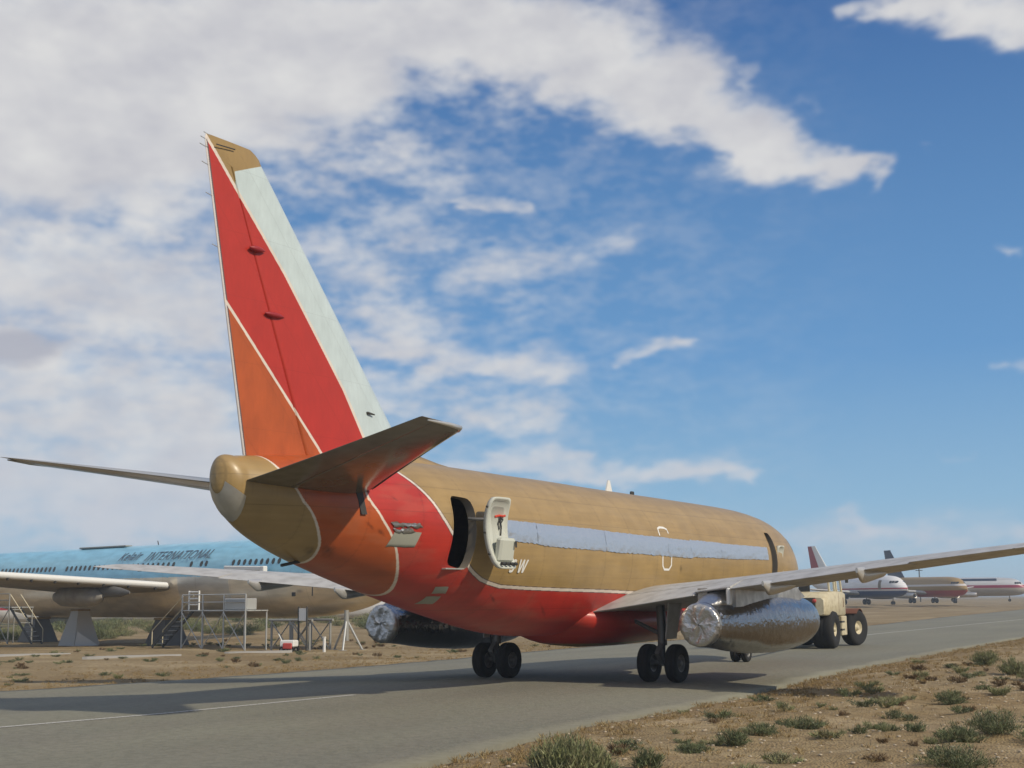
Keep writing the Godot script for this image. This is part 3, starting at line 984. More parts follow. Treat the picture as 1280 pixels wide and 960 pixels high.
		# static wicks
		for s in [12.6, 13.2, 13.9]:
			st = new_st()
			var te := interp(s, WING, 2)
			tube(st, [Vector3(side * s, interp(s, WING, 3), te - 0.02), Vector3(side * s, interp(s, WING, 3) - 0.01, te + 0.14)], 0.008, 5)
			part("static_wick", st, M.dark_metal, wing)
		build_engine(jet, side)
		build_main_gear(jet, side)
	build_tail(jet)
	build_nose_gear(jet)

func doorway(jet: Node3D, z0: float, z1: float, a0: float, a1: float) -> void:
	# a ring with rounded inner corners that closes the square cut, and the jamb behind it
	var zc := (z0 + z1) * 0.5
	var ac := (a0 + a1) * 0.5
	var hz := (z1 - z0) * 0.5
	var ha := (a1 - a0) * 0.5
	var inner := []
	var outer := []
	var n := 40
	for i in n:
		var t := TAU * i / n + 0.01
		var c := cos(t)
		var s := sin(t)
		var k := pow(pow(absf(c), 6.0) + pow(absf(s), 6.0), -1.0 / 6.0)
		inner.append(Vector2(c * k * 0.955, s * k * 0.972))
		var q := 1.0 / maxf(absf(c), absf(s))
		outer.append(Vector2(c * q * 1.035, s * q * 1.02))
	var ro := []
	var ri := []
	var rd := []
	for i in n:
		ro.append(skin(BODY, zc + outer[i].x * hz, ac + outer[i].y * ha, 0.004))
		ri.append(skin(BODY, zc + inner[i].x * hz, ac + inner[i].y * ha, 0.006))
		var d := skin(BODY, zc + inner[i].x * hz, ac + inner[i].y * ha, 0.006)
		rd.append(Vector3(d.x - 0.22, d.y, d.z))
	var st := new_st()
	loft(st, [ro, ri], true, FLANK)
	var frame := part("door_frame", st, M.livery, jet)
	st = new_st()
	loft(st, [ri, rd])
	part("door_jamb", st, M.inside, frame)
	st = new_st()
	var low := skin(BODY, zc, ac + ha * 0.985, 0.012)
	box_at(st, Vector3(low.x - 0.05, low.y - 0.012, zc), Vector3(0.14, 0.035, hz * 1.9), 0.012)
	part("door_sill", st, M.pale_metal, frame)
	st = new_st()
	box_at(st, Vector3(0.0, low.y - 0.06, zc), Vector3(2.3, 0.05, 1.5), 0.01)
	part("cabin_floor", st, M.inside, frame)

func door_point(p: Vector2, zm: float, xm: float, off: float) -> Vector3:
	var s := skin(BODY, zm + 0.9, angle_at(BODY, zm + 0.9, p.y))
	return Vector3(2.0 * xm - s.x + off, p.y, p.x)

func swung_door(jet: Node3D, z0: float, z1: float, y0: float, y1: float, xm: float) -> void:
	# turned through half a circle about its forward hinge: the lining faces out
	var door: MeshInstance3D
	var st := new_st()
	var rows := []
	var back := []
	var outline := []
	var n := 44
	for i in n:
		var t := TAU * i / n + 0.01
		var k := pow(pow(absf(cos(t)), 7.0) + pow(absf(sin(t)), 7.0), -1.0 / 7.0)
		outline.append(Vector2((z0 + z1) * 0.5 + cos(t) * k * (z1 - z0) * 0.5, (y0 + y1) * 0.5 + sin(t) * k * (y1 - y0) * 0.5))
	var zm := (z0 + z1) * 0.5
	# concentric loops so that the curved lining is smooth
	for k in [1.0, 0.93, 0.9, 0.6, 0.3, 0.02]:
		var r := []
		for p in outline:
			var q := Vector2(lerpf((z0 + z1) * 0.5, p.x, k), lerpf((y0 + y1) * 0.5, p.y, k))
			r.append(door_point(q, zm, xm, 0.10 if k > 0.91 else 0.06))
		rows.append(r)
	for p in outline: back.append(door_point(p, zm, xm, -0.02))
	loft(st, rows)
	loft(st, [back, rows[0]])
	cap(st, back, 0)
	door = part("service_door", st, M.door_cream, jet, "open service door swung forward, cream lining outwards")
	if zm < 10.0:
		return
	# escape slide pack low on the lining, its dark bar beneath
	st = new_st()
	bbox(st, Vector3(0.18, 0.54, 0.6), Transform3D(Basis(Vector3.BACK, -0.16), Vector3(2.0 * xm - 1.66 + 0.20, y0 + 0.42, zm - 0.02)), 0.05)
	var pack := part("slide_pack", st, M.slide_cover, door)
	st = new_st()
	box_at(st, Vector3(2.0 * xm - 1.66 + 0.36, y0 + 0.55, zm - 0.24), Vector3(0.03, 0.15, 0.05), 0.01)
	part("latch", st, M.dark_metal, pack)
	for k in 4:
		st = new_st()
		box_at(st, Vector3(2.0 * xm - 1.6 + 0.26, y0 + 0.11, zm - 0.26 + k * 0.17), Vector3(0.1, 0.07, 0.11), 0.02)
		part("girt_bar_clip", st, M.dark_metal, pack)
	# handle with its red guard and hanging cords
	st = new_st()
	var hc := Vector3(2.0 * xm - 1.75 + 0.14, y0 + 1.16, zm - 0.04)
	tube(st, [hc + Vector3(0, 0.0, 0.20), hc + Vector3(0.03, 0.03, 0.05), hc + Vector3(0.03, 0.02, -0.1), hc + Vector3(0, 0.04, -0.22)], 0.028, 8)
	part("door_handle", st, M.red_strap, door, "red handle in the middle of the door lining")
	for c in [[0.0, -0.1, 0.12], [0.05, 0.05, 0.1], [0.02, -0.02, 0.42], [0.02, 0.1, 0.28]]:
		st = new_st()
		tube(st, [hc + Vector3(0.02, -0.02, c[0]), hc + Vector3(0.03, -c[2] * 0.5, c[1]), hc + Vector3(0.02, -c[2], c[1] * 0.4)], 0.018, 6)
		part("cord", st, M.dark_metal, door)
	# hinge arm to the fuselage
	st = new_st()
	tube(st, [Vector3(1.66, y0 + 1.12, z1 + 0.10), Vector3(1.88, y0 + 1.10, z1 + 0.08), Vector3(2.02, y0 + 1.1, z1 - 0.06)], 0.035, 8)
	part("hinge_arm", st, M.gear_metal, door)
	# latch studs along the edge
	for k in [0.2, 0.5, 0.86]:
		st = new_st()
		var p := door_point(Vector2(z1 - 0.005, lerpf(y0, y1, k)), zm, xm, 0.03)
		lathe(st, p, Vector3(0, 0, 1), [[0.0, 0.05], [0.022, 0.045], [0.025, 0.0]], 8)
		part("latch_stud", st, M.dark_metal, door)

# symmetric section of the fin between chord fractions
func fin_section(y: float, le: float, te: float, th: float, c0: float, c1: float) -> Array:
	var o := []
	var n := 10
	var c := te - le
	for i in n + 1:
		var f := lerpf(c0, c1, 0.5 - 0.5 * cos(PI * i / n))
		o.append(Vector3(half_thick(f, th) * c, y, le + f * c))
	for i in range(n, -1, -1):
		var f := lerpf(c0, c1, 0.5 - 0.5 * cos(PI * i / n))
		o.append(Vector3(-half_thick(f, th) * c, y, le + f * c))
	return o

func fin_le(y: float) -> float:
	if y > 11.07: return 28.34 + pow((y - 11.07) / 0.25, 2.0) * 0.30
	return 23.99 + (y - 6.16) * 0.886

func fin_te(y: float) -> float:
	return 29.92 - (11.05 - y) * 0.2086 - (maxf(0.0, y - 11.2) * 0.4)

func fin_hinge(y: float) -> float:
	return 28.84 + (y - 9.81) * 0.403

func build_tail(jet: Node3D) -> void:
	var ys := [4.9, 5.3, 5.8, 6.4, 7.2, 8.0, 8.8, 9.6, 10.3, 10.8, 11.07, 11.18, 11.26, 11.31, 11.33]
	var rows := []
	for y in ys:
		var le := fin_le(y)
		var te := fin_te(y)
		var hf := (fin_hinge(y) - le) / (te - le)
		var th := 0.10 if y < 11.1 else lerpf(0.09, 0.02, (y - 11.07) / 0.26)
		rows.append(fin_section(y, le, te, th, 0.0, hf if y < 11.05 else 0.998))
	var st := new_st()
	loft(st, rows, true, FIN)
	cap(st, rows[-1], 5, FIN)
	var fin := part("vertical_fin", st, M.fin_paint, jet)
	# rudder, a hair's breadth behind the fin and a little thinner
	rows = []
	for y in [5.05, 5.6, 6.4, 7.2, 8.0, 8.8, 9.6, 10.3, 11.04]:
		var le := fin_le(y)
		var te := fin_te(y)
		var hf := (fin_hinge(y) + 0.025 - le) / (te - le)
		rows.append(fin_section(y, le, te, 0.096, hf, 1.0))
	st = new_st()
	loft(st, rows, true, FIN)
	cap(st, rows[0], 5, FIN); cap(st, rows[-1], 6, FIN)
	var rudder := part("rudder", st, M.fin_paint, jet)
	# dorsal fin running down to the spine
	st = new_st()
	rows = []
	for k in [[24.35, 6.5, 0.16], [23.9, 6.02, 0.15], [23.4, 5.72, 0.13], [22.8, 5.52, 0.10], [22.0, 5.40, 0.07], [21.2, 5.32, 0.02]]:
		rows.append([Vector3(-k[2] * 1.6, 5.2, k[0]), Vector3(-k[2] * 0.8, lerpf(5.2, k[1], 0.6), k[0]), Vector3(0, k[1], k[0]), Vector3(k[2] * 0.8, lerpf(5.2, k[1], 0.6), k[0]), Vector3(k[2] * 1.6, 5.2, k[0])])
	loft(st, rows, false, FLANK)
	part("dorsal_fin", st, M.livery, jet)
	# hinge fairings on the rudder line
	for s in [-1.0, 1.0]:
		for k in [[9.24, 28.78, 28.33], [7.97, 28.29, 27.72]]:
			st = new_st()
			var x0: float = s * 0.14
			rows = []
			for q in [[0.0, 0.005], [0.25, 0.045], [0.6, 0.055], [0.85, 0.04], [1.0, 0.008]]:
				rows.append(ring(Vector3(x0 + s * 0.02, k[0], lerpf(k[2], k[1], q[0])), Vector3.RIGHT, Vector3.UP, q[1] * 1.3, q[1] * 1.1, 10))
			loft(st, rows)
			part("hinge_fairing", st, M.red_fin, fin)
		# pressure probes low on the fin
		st = new_st()
		tube(st, [Vector3(s * 0.17, 6.27, 25.08), Vector3(s * 0.27, 6.27, 25.05), Vector3(s * 0.29, 6.25, 24.86)], [0.035, 0.03, 0.015], 8)
		part("pitot_probe", st, M.dark_metal, fin)
	# static wicks at the tip and down the rudder
	for w in [[11.31, 29.82], [11.2, 29.9], [11.05, 29.92], [10.7, 29.85], [10.1, 29.72], [9.1, 29.51]]:
		st = new_st()
		tube(st, [Vector3(0, w[0], w[1] - 0.02), Vector3(0, w[0] + 0.03, w[1] + 0.16)], 0.009, 5)
		part("static_wick", st, M.pale_metal, rudder)
	# dark slot of the tip antenna in the gold cap
	for s in [-1.0, 1.0]:
		st = new_st()
		slab(st, [Vector3(s * 0.088, 11.13, 29.72), Vector3(s * 0.092, 11.16, 29.2), Vector3(s * 0.092, 11.185, 29.2), Vector3(s * 0.088, 11.15, 29.72)], Vector3(s * 0.012, 0, 0))
		part("antenna_slot", st, M.dark_metal, fin)
	# horizontal stabilisers, trimmed nose down
	for side in [1.0, -1.0]:
		var srows := []
		var erows := []
		for s in [[0.2, 25.62, 28.95, 4.55, -0.055, 0.10], [0.45, 25.76, 29.02, 4.50, -0.05, 0.10], [1.0, 26.05, 29.12, 4.58, -0.05, 0.10], [2.5, 27.02, 29.44, 4.80, -0.045, 0.095], [4.0, 27.99, 29.79, 5.02, -0.05, 0.09], [5.25, 28.78, 30.11, 5.20, -0.06, 0.085], [5.42, 28.93, 30.17, 5.22, -0.06, 0.06], [5.485, 29.2, 30.18, 5.225, -0.06, 0.02]]:
			for part_i in 2:
				var c: float = s[2] - s[1]
				var o := []
				var c0 := 0.0 if part_i == 0 else 0.705
				var c1 := 0.70 if part_i == 0 else 1.0
				for i in 11:
					var f := lerpf(c0, c1, 0.5 - 0.5 * cos(PI * i / 10.0))
					o.append(Vector3(side * s[0], s[3] + (1.0 - f) * c * s[4] + half_thick(f, s[5]) * c, s[1] + f * c))
				for i in range(10, -1, -1):
					var f := lerpf(c0, c1, 0.5 - 0.5 * cos(PI * i / 10.0))
					o.append(Vector3(side * s[0], s[3] + (1.0 - f) * c * s[4] - half_thick(f, s[5]) * c, s[1] + f * c))
				if part_i == 0: srows.append(o)
				elif s[0] > 0.4: erows.append(o)
		st = new_st()
		loft(st, srows)
		cap(st, srows[-1], 4)
		var stab := part("horizontal_stabiliser", st, M.tail_grey, jet)
		st = new_st()
		loft(st, erows)
		cap(st, erows[0], 5); cap(st, erows[-1], 4)
		part("elevator", st, M.tail_grey, stab)
		# bare metal leading edge, wrapped round the nose of the section
		st = new_st()
		rows = []
		for k in [[1.35, 26.27, 4.62, 2.93], [2.5, 27.02, 4.80, 2.42], [4.0, 27.99, 5.02, 1.8], [5.3, 28.81, 5.205, 1.31]]:
			var r := []
			var tl := -0.05
			for f in [0.06, 0.03, 0.012, 0.003, 0.0]:
				r.append(Vector3(side * k[0], k[2] + k[3] * tl + half_thick(f, 0.098) * k[3] + 0.002, k[1] + f * k[3] - 0.006))
			for f in [0.003, 0.012]:
				r.append(Vector3(side * k[0], k[2] + k[3] * tl - half_thick(f, 0.098) * k[3] - 0.002, k[1] + f * k[3] - 0.006))
			rows.append(r)
		loft(st, rows, false)
		part("leading_edge", st, M.pale_metal, stab)
		st = new_st()
		tube(st, [Vector3(side * 5.3, 5.12, 28.85), Vector3(side * 5.44, 5.15, 29.0), Vector3(side * 5.5, 5.16, 29.4), Vector3(side * 5.47, 5.18, 30.0)], [0.03, 0.045, 0.04, 0.015], 8)
		part("tip_fairing", st, M.pale_metal, stab)
		# seal plate where the stabiliser leaves the body
		st = new_st()
		var plate := []
		for q in [[26.66, 4.5], [26.48, 4.5], [26.40, 3.93], [26.54, 3.93]]:
			var sp := skin(BODY, q[0], angle_at(BODY, q[0], q[1]), 0.005)
			plate.append(Vector3(sp.x * side, sp.y, sp.z))
		slab(st, plate, Vector3(side * 0.04, 0, 0))
		part("seal_plate", st, M.dark_metal, stab)

func build_engine(jet: Node3D, side: float) -> void:
	var cx := 4.83 * side
	var cy := 1.54
	var rows := []
	var shape := [[10.9, 0.48], [11.1, 0.56], [11.5, 0.65], [12.1, 0.725], [12.9, 0.785], [13.8, 0.81], [14.8, 0.79], [15.8, 0.725], [16.6, 0.645], [17.3, 0.57], [17.8, 0.53], [17.93, 0.515]]
	var steps := [[10.95, 0.36], [10.86, 0.42]]
	for i in 40:
		var z := lerpf(10.9, 17.93, i / 39.0)
		steps.append([z, interp_s(z, shape, 1)])
	for k in steps:
		var r := []
		for i in 36:
			var a := TAU * i / 36.0
			var w := 1.0 + rng.randf_range(-0.003, 0.003) + 0.022 * n_land.get_noise_2d(cos(a) * 2.2 + side * 9.0, sin(a) * 2.2 + k[0] * 1.1) + 0.012 * n_land.get_noise_2d(cos(a) * 6.0, sin(a) * 6.0 + k[0] * 4.0)
			r.append(Vector3(cx + cos(a) * k[1] * w, cy + sin(a) * k[1] * w, k[0]))
		rows.append(r)
	var st := new_st()
	loft(st, rows)
	var eng := part("engine", st, M.foil, jet, "engine nacelle wrapped in silver foil")
	# foil over the tailpipe, tied round and crumpled
	st = new_st()
	var loops := []
	for k in [[0.525, 17.75], [0.53, 17.95], [0.5, 18.01], [0.40, 18.02], [0.28, 18.01], [0.15, 18.02], [0.02, 18.0]]:
		var r := []
		for i in 36:
			var a := TAU * i / 36.0
			var crease := sin(a * 3.0 + k[0] * 9.0 + side) * 0.018 + cos(cos(a) * k[0] * 28.0 - sin(a) * k[0] * 14.0) * 0.028 + rng.randf_range(-0.012, 0.012)
			if k[1] < 17.85: crease *= 0.2
			r.append(Vector3(cx + cos(a) * k[0], cy + sin(a) * k[0], k[1] + crease))
		loops.append(r)
	loft(st, loops)
	part("foil_cap", st, M.foil_cap, eng, "crumpled foil closing the tailpipe")
	# foil over the fairing above the tailpipe, and the thrust reverser arm
	st = new_st()
	rows = []
	for k in [[17.95, 0.06, 1.95, 0.03], [17.6, 0.28, 2.02, 0.10], [17.1, 0.38, 2.08, 0.2], [16.6, 0.42, 2.14, 0.28], [16.2, 0.42, 2.18, 0.28]]:
		var r := []
		for i in 18:
			var a := TAU * i / 18.0
			r.append(Vector3(cx + cos(a) * k[1], k[2] + sin(a) * k[3] + rng.randf_range(-0.012, 0.012), k[0]))
		rows.append(r)
	loft(st, rows)
	cap(st, rows[0]); cap(st, rows[-1])
	part("foil_wrap", st, M.foil_cap, eng)
	st = new_st()
	box_at(st, Vector3(cx + 0.36 * 1.0, 1.73, 16.2), Vector3(0.34, 0.20, 3.2), 0.08)
	part("reverser_fairing", st, M.foil, eng)
	st = new_st()
	box_at(st, Vector3(cx + 0.47, 2.21, 17.2), Vector3(0.10, 0.42, 0.18), 0.03)
	part("flap_end_rib", st, M.white_paint, eng)
	# slab-sided fairings between wing and nacelle
	for o in [-0.38, 0.38]:
		st = new_st()
		slab(st, [Vector3(cx + o - 0.13, 1.95, 16.9), Vector3(cx + o - 0.13, 2.42, 16.9), Vector3(cx + o - 0.13, 2.5, 12.8), Vector3(cx + o - 0.13, 2.2, 12.1), Vector3(cx + o - 0.13, 2.08, 12.6)], Vector3(0.26, 0, 0))
		part("strut_fairing", st, M.bare_metal, eng)
	# pylon and upper cowl that join the nacelle to the wing
	st = new_st()
	rows = []
	for k in [[11.6, 0.12, 2.15, 0.06], [12.1, 0.32, 2.16, 0.2], [12.6, 0.42, 2.2, 0.28], [14.5, 0.45, 2.22, 0.28], [16.2, 0.40, 2.2, 0.24]]:
		rows.append(ring(Vector3(cx, k[2], k[0]), Vector3.RIGHT, Vector3.UP, k[1], k[3], 16))
	loft(st, rows)
	cap(st, rows[0]); cap(st, rows[-1])
	part("pylon", st, M.bare_metal, eng)

func wheel(parent: Node3D, at: Vector3, r: float, w: float, rim_r: float, rim_m: Material, tyre_m: Material, axis := Vector3.RIGHT) -> MeshInstance3D:
	var st := new_st()
	lathe(st, at, axis, [[rim_r, -w * 0.42], [rim_r * 1.1, -w * 0.47], [r * 0.82, -w * 0.5], [r * 0.94, -w * 0.46], [r * 0.99, -w * 0.33], [r, -w * 0.12], [r * 0.985, -w * 0.1], [r * 0.985, -w * 0.07], [r, -w * 0.05], [r, w * 0.05], [r * 0.985, w * 0.07], [r * 0.985, w * 0.1], [r, w * 0.12], [r * 0.99, w * 0.33], [r * 0.94, w * 0.46], [r * 0.82, w * 0.5], [rim_r * 1.1, w * 0.47], [rim_r, w * 0.42]], 32)
	var ty := part("wheel", st, tyre_m, parent)
	st = new_st()
	lathe(st, at, axis, [[rim_r, -w * 0.42], [rim_r * 0.9, -w * 0.40], [rim_r * 0.82, -w * 0.25], [rim_r * 0.4, -w * 0.22], [rim_r * 0.34, -w * 0.42], [rim_r * 0.2, -w * 0.46], [0.0, -w * 0.46]], 24)
	part("rim", st, rim_m, ty)
	st = new_st()
	lathe(st, at, axis, [[rim_r, w * 0.42], [rim_r * 0.9, w * 0.40], [rim_r * 0.82, w * 0.25], [rim_r * 0.4, w * 0.22], [rim_r * 0.34, w * 0.42], [rim_r * 0.2, w * 0.46], [0.0, w * 0.46]], 24)
	part("rim", st, rim_m, ty)
	return ty

func build_main_gear(jet: Node3D, side: float) -> void:
	var gz := 15.48
	var gx := 2.615 * side
	# the tyres rest on the paving, which falls away a little to the left
	var gy := road_y(gx, gz)
	var st := new_st()
	tube(st, [Vector3(gx, 0.42 + gy, gz), Vector3(gx, 1.05, gz)], 0.075, 14)
	tube(st, [Vector3(gx, 0.95, gz), Vector3(gx - 0.06 * side, 2.1, gz - 0.05)], 0.125, 14)
	var leg := part("main_gear_leg", st, M.gear_metal, jet)
	st = new_st()
	tube(st, [Vector3(gx - 0.52 * side, 0.508 + gy, gz), Vector3(gx + 0.52 * side, 0.508 + gy, gz)], 0.06, 12)
	part("axle", st, M.gear_metal, leg)
	for o in [-0.4, 0.4]:
		wheel(leg, Vector3(gx + o, 0.495 + gy, gz), 0.495, 0.31, 0.23, M.gear_metal, M.tyre_worn)
	st = new_st()
	tube(st, [Vector3(gx - 0.05 * side, 1.25, gz), Vector3(gx - 1.25 * side, 1.75, gz - 0.1)], 0.055, 10)
	part("side_brace", st, M.gear_metal, leg)
	st = new_st()
	bar(st, Vector3(gx, 1.0, gz + 0.1), Vector3(gx, 0.76, gz + 0.34), 0.14, 0.05)
	bar(st, Vector3(gx, 0.76, gz + 0.34), Vector3(gx, 0.5, gz + 0.1), 0.14, 0.05)
	part("torque_link", st, M.gear_metal, leg)
	st = new_st()
	tube(st, [Vector3(gx + 0.09 * side, 2.0, gz + 0.1), Vector3(gx + 0.13 * side, 1.3, gz + 0.12), Vector3(gx + 0.1 * side, 0.62, gz + 0.12)], 0.02, 6)
	part("brake_hose", st, M.rubber, leg)
	st = new_st()
	slab(st, [Vector3(gx + 0.22 * side, 1.12, gz - 0.34), Vector3(gx + 0.22 * side, 1.12, gz + 0.30), Vector3(gx + 0.36 * side, 2.05, gz + 0.36), Vector3(gx + 0.36 * side, 2.05, gz - 0.42)], Vector3(0.03 * side, 0, 0))
	part("gear_door", st, M.grey_paint, leg)

func build_nose_gear(jet: Node3D) -> void:
	var gz := 4.09
	var st := new_st()
	tube(st, [Vector3(0, 0.3, gz), Vector3(0, 0.8, gz - 0.02)], 0.05, 12)
	tube(st, [Vector3(0, 0.75, gz - 0.02), Vector3(0, 1.5, gz - 0.05)], 0.085, 12)
	var leg := part("nose_gear_leg", st, M.gear_metal, jet)
	st = new_st()
	tube(st, [Vector3(-0.22, 0.31, gz), Vector3(0.22, 0.31, gz)], 0.04, 10)
	part("axle", st, M.gear_metal, leg)
	for o in [-0.19, 0.19]:
		wheel(leg, Vector3(o, 0.31, gz), 0.31, 0.2, 0.15, M.gear_metal, M.tyre_worn)
	for s in [-1.0, 1.0]:
		st = new_st()
		slab(st, [Vector3(s * 0.30, 1.32, gz - 0.9), Vector3(s * 0.30, 1.32, gz + 0.5), Vector3(s * 0.36, 0.85, gz + 0.4), Vector3(s * 0.36, 0.85, gz - 0.8)], Vector3(s * 0.025, 0, 0))
		part("gear_door", st, M.grey_paint, leg)

# ------------------------------------------------------------------ tow tractor
func build_tug() -> void:
	var at := Vector3(-2.52, 0.0, -10.35)
	at.y = road_y(at.x, at.z) * 0.5
	var tug := thing("tow_tractor", "beige aircraft tow tractor with big black tyres beyond the foil-wrapped engine", "tractor", at, deg_to_rad(4.0))
	var st := new_st()
	box_at(st, Vector3(0, 0.95, 0.1), Vector3(1.5, 0.6, 6.2), 0.05)
	part("chassis", st, M.steel_dark, tug)
	# engine hood and side panels
	st = new_st()
	var rows := []
	for k in [[-0.42, 1.40, 2.36, 1.22], [-0.50, 1.44, 2.30, 1.18], [-0.40, 1.36, 2.40, 1.26], [1.0, 1.36, 2.42, 1.27], [2.2, 1.38, 2.38, 1.27], [2.75, 1.40, 2.22, 1.24], [2.85, 1.44, 2.14, 1.19]]:
		if k[0] == -0.42: continue
		var r := []
		for c in [[-1, 0, 0.07], [-1, 0, 0.0], [-1, 1, 0.0], [-1, 1, 0.12], [1, 1, 0.12], [1, 1, 0.0], [1, 0, 0.0], [1, 0, 0.07]]:
			var x: float = k[3] * c[0] - c[0] * c[2]
			var y: float = k[1] if c[1] == 0 else k[2]
			if c[2] == 0.0: y += 0.07 if c[1] == 0 else -0.1
			r.append(Vector3(x, y, k[0]))
		rows.append(r)
	loft(st, rows)
	cap(st, rows[0], 3); cap(st, rows[-1], 4)
	var body := part("body", st, M.beige, tug)
	st = new_st()
	box_at(st, Vector3(1.268, 1.94, -0.05), Vector3(0.02, 0.42, 0.035), 0.005)
	part("door_handle", st, M.rust, body)
	st = new_st()
	box_at(st, Vector3(1.266, 1.9, 0.7), Vector3(0.012, 0.86, 0.02), 0.003)
	part("panel_seam", st, M.rust, body)
	st = new_st()
	box_at(st, Vector3(0.0, 1.9, 2.86), Vector3(1.7, 0.5, 0.05), 0.02)
	part("rear_grille", st, M.steel_dark, body)
	# cab: posts, panes, roof
	st = new_st()
	box_at(st, Vector3(0, 3.30, 0.55), Vector3(2.3, 0.10, 2.3), 0.04)
	var roof := part("cab_roof", st, M.beige, tug)
	for p in [[-0.35, -0.28], [0.45, 0.45], [0.75, 0.75], [1.62, 1.55]]:
		for s in [-1.0, 1.0]:
			st = new_st()
			bar(st, Vector3(s * 1.12, 2.38, p[0]), Vector3(s * 1.05, 3.27, p[1]), 0.09, 0.09)
			part("cab_post", st, M.beige, roof)
	for s in [-1.0, 1.0]:
		for p in [[-0.30, 0.40], [0.80, 1.55]]:
			st = new_st()
			slab(st, [Vector3(s * 1.11, 2.42, p[0]), Vector3(s * 1.11, 2.42, p[1]), Vector3(s * 1.05, 3.24, p[1]), Vector3(s * 1.05, 3.24, p[0])], Vector3(0.008 * s, 0, 0))
			part("cab_pane", st, M.glass, roof)
	st = new_st()
	box_at(st, Vector3(-0.3, 2.58, 0.5), Vector3(0.5, 0.42, 0.14), 0.05)
	part("seat", st, M.strut_grey, tug)
	st = new_st()
	lathe(st, Vector3(-0.45, 2.75, -0.3), Vector3(0, 0.8, 0.6).normalized(), [[0.2, -0.02], [0.225, 0.0], [0.2, 0.02], [0.18, 0.0], [0.2, -0.02]], 18)
	part("steering_wheel", st, M.rubber, tug)
	for s in [-0.8, 0.8]:
		st = new_st()
		lathe(st, Vector3(s, 2.02, 2.86), Vector3(0, 0, 1), [[0.0, 0.05], [0.07, 0.05], [0.09, 0.02], [0.09, -0.02]], 14)
		part("tail_lamp", st, M.cloth_red, body)
	st = new_st()
	tube(st, [Vector3(-0.95, 2.38, 2.2), Vector3(-0.95, 3.2, 2.2), Vector3(-0.95, 3.3, 2.3)], 0.06, 10)
	part("exhaust_stack", st, M.rust, body)
	for s in [-1.0, 1.0]:
		st = new_st()
		tube(st, [Vector3(s * 1.1, 2.95, -0.32), Vector3(s * 1.32, 2.95, -0.42)], 0.018, 6)
		part("mirror_arm", st, M.steel_dark, roof)
		st = new_st()
		box_at(st, Vector3(s * 1.36, 2.92, -0.43), Vector3(0.14, 0.26, 0.04), 0.015)
		part("mirror", st, M.steel_dark, roof)
	# step box between the wheels on each side
	for s in [-1.0, 1.0]:
		st = new_st()
		box_at(st, Vector3(s * 1.12, 0.93, -0.15), Vector3(0.28, 0.84, 0.8), 0.03)
		var step := part("step_box", st, M.beige, tug)
		for y in [0.76, 1.10]:
			st = new_st()
			box_at(st, Vector3(s * 1.19, y, 0.05), Vector3(0.16, 0.10, 0.42), 0.02)
			part("step_slot", st, M.steel_dark, step)
	# fenders over the front wheels, decks
	st = new_st()
	box_at(st, Vector3(0, 1.28, -1.75), Vector3(1.6, 0.16, 2.4), 0.05)
	part("front_deck", st, M.rust, tug)
	for s in [-1.0, 1.0]:
		st = new_st()
		var fr := []
		for i in 9:
			var a := lerpf(0.5, 2.3, i / 8.0)
			var c := Vector3(0, 0.8 + sin(a) * 0.86, -2.25 - cos(a) * 0.86)
			fr.append([c + Vector3(s * 0.8, 0, 0), c + Vector3(s * 1.42, 0, 0), c + Vector3(s * 1.42, -0.03, 0), c + Vector3(s * 0.8, -0.03, 0)])
		st.set_smooth_group(-1)
		loft(st, fr)
		part("fender", st, M.rust, tug)
	for z in [-2.25, 1.75]:
		for s in [-1.0, 1.0]:
			var ax := Vector3(1, 0, 0.30).normalized() if z < 0.0 else Vector3.RIGHT
			wheel(tug, Vector3(s * (1.12 if z < 0.0 else 0.94), 0.80, z), 0.80, 0.56 if z < 0.0 else 0.92, 0.30, M.beige, M.tyre_worn, ax)
	# tow bar between the tractor and the nose leg
	var tb := thing("tow_bar", "long steel tow bar between tractor and nose wheels", "tow bar", Vector3(0, 0, 4.09))
	st = new_st()
	tube(st, [Vector3(0.0, 0.32, -0.25), Vector3(-1.9, 0.55, -11.2)], 0.06, 10)
	part("bar", st, M.steel, tb)
	st = new_st()
	tube(st, [Vector3(-0.28, 0.31, -0.05), Vector3(-0.1, 0.32, -0.8)], 0.035, 8)
	part("fork", st, M.steel, tb)
	st = new_st()
	tube(st, [Vector3(0.28, 0.31, -0.05), Vector3(-0.1, 0.32, -0.8)], 0.035, 8)
	part("fork", st, M.steel, tb)

# ------------------------------------------------------------------ the pale blue hulk on cradles
const HULK := [[0.0, 2.95, 2.75, 0.1], [0.4, 3.35, 2.35, 0.5], [1.2, 3.9, 2.0, 0.95], [2.2, 4.6, 1.75, 1.35], [3.5, 5.3, 1.53, 1.65], [5.0, 5.55, 1.39, 1.82], [7.0, 5.64, 1.30, 1.88], [9.0, 5.65, 1.28, 1.88], [32.0, 5.65, 1.28, 1.88], [38.0, 5.65, 1.9, 1.7], [44.0, 5.5, 3.8, 0.7], [45.6, 5.2, 4.6, 0.2]]
const HULK_AT := Vector3(-23.9, 0.0, -7.35)
const HULK_TURN := -1.7142

func hulk_point(x: float, y: float, z: float) -> Vector3:
	return HULK_AT + Vector3(x, y, z).rotated(Vector3.UP, HULK_TURN)

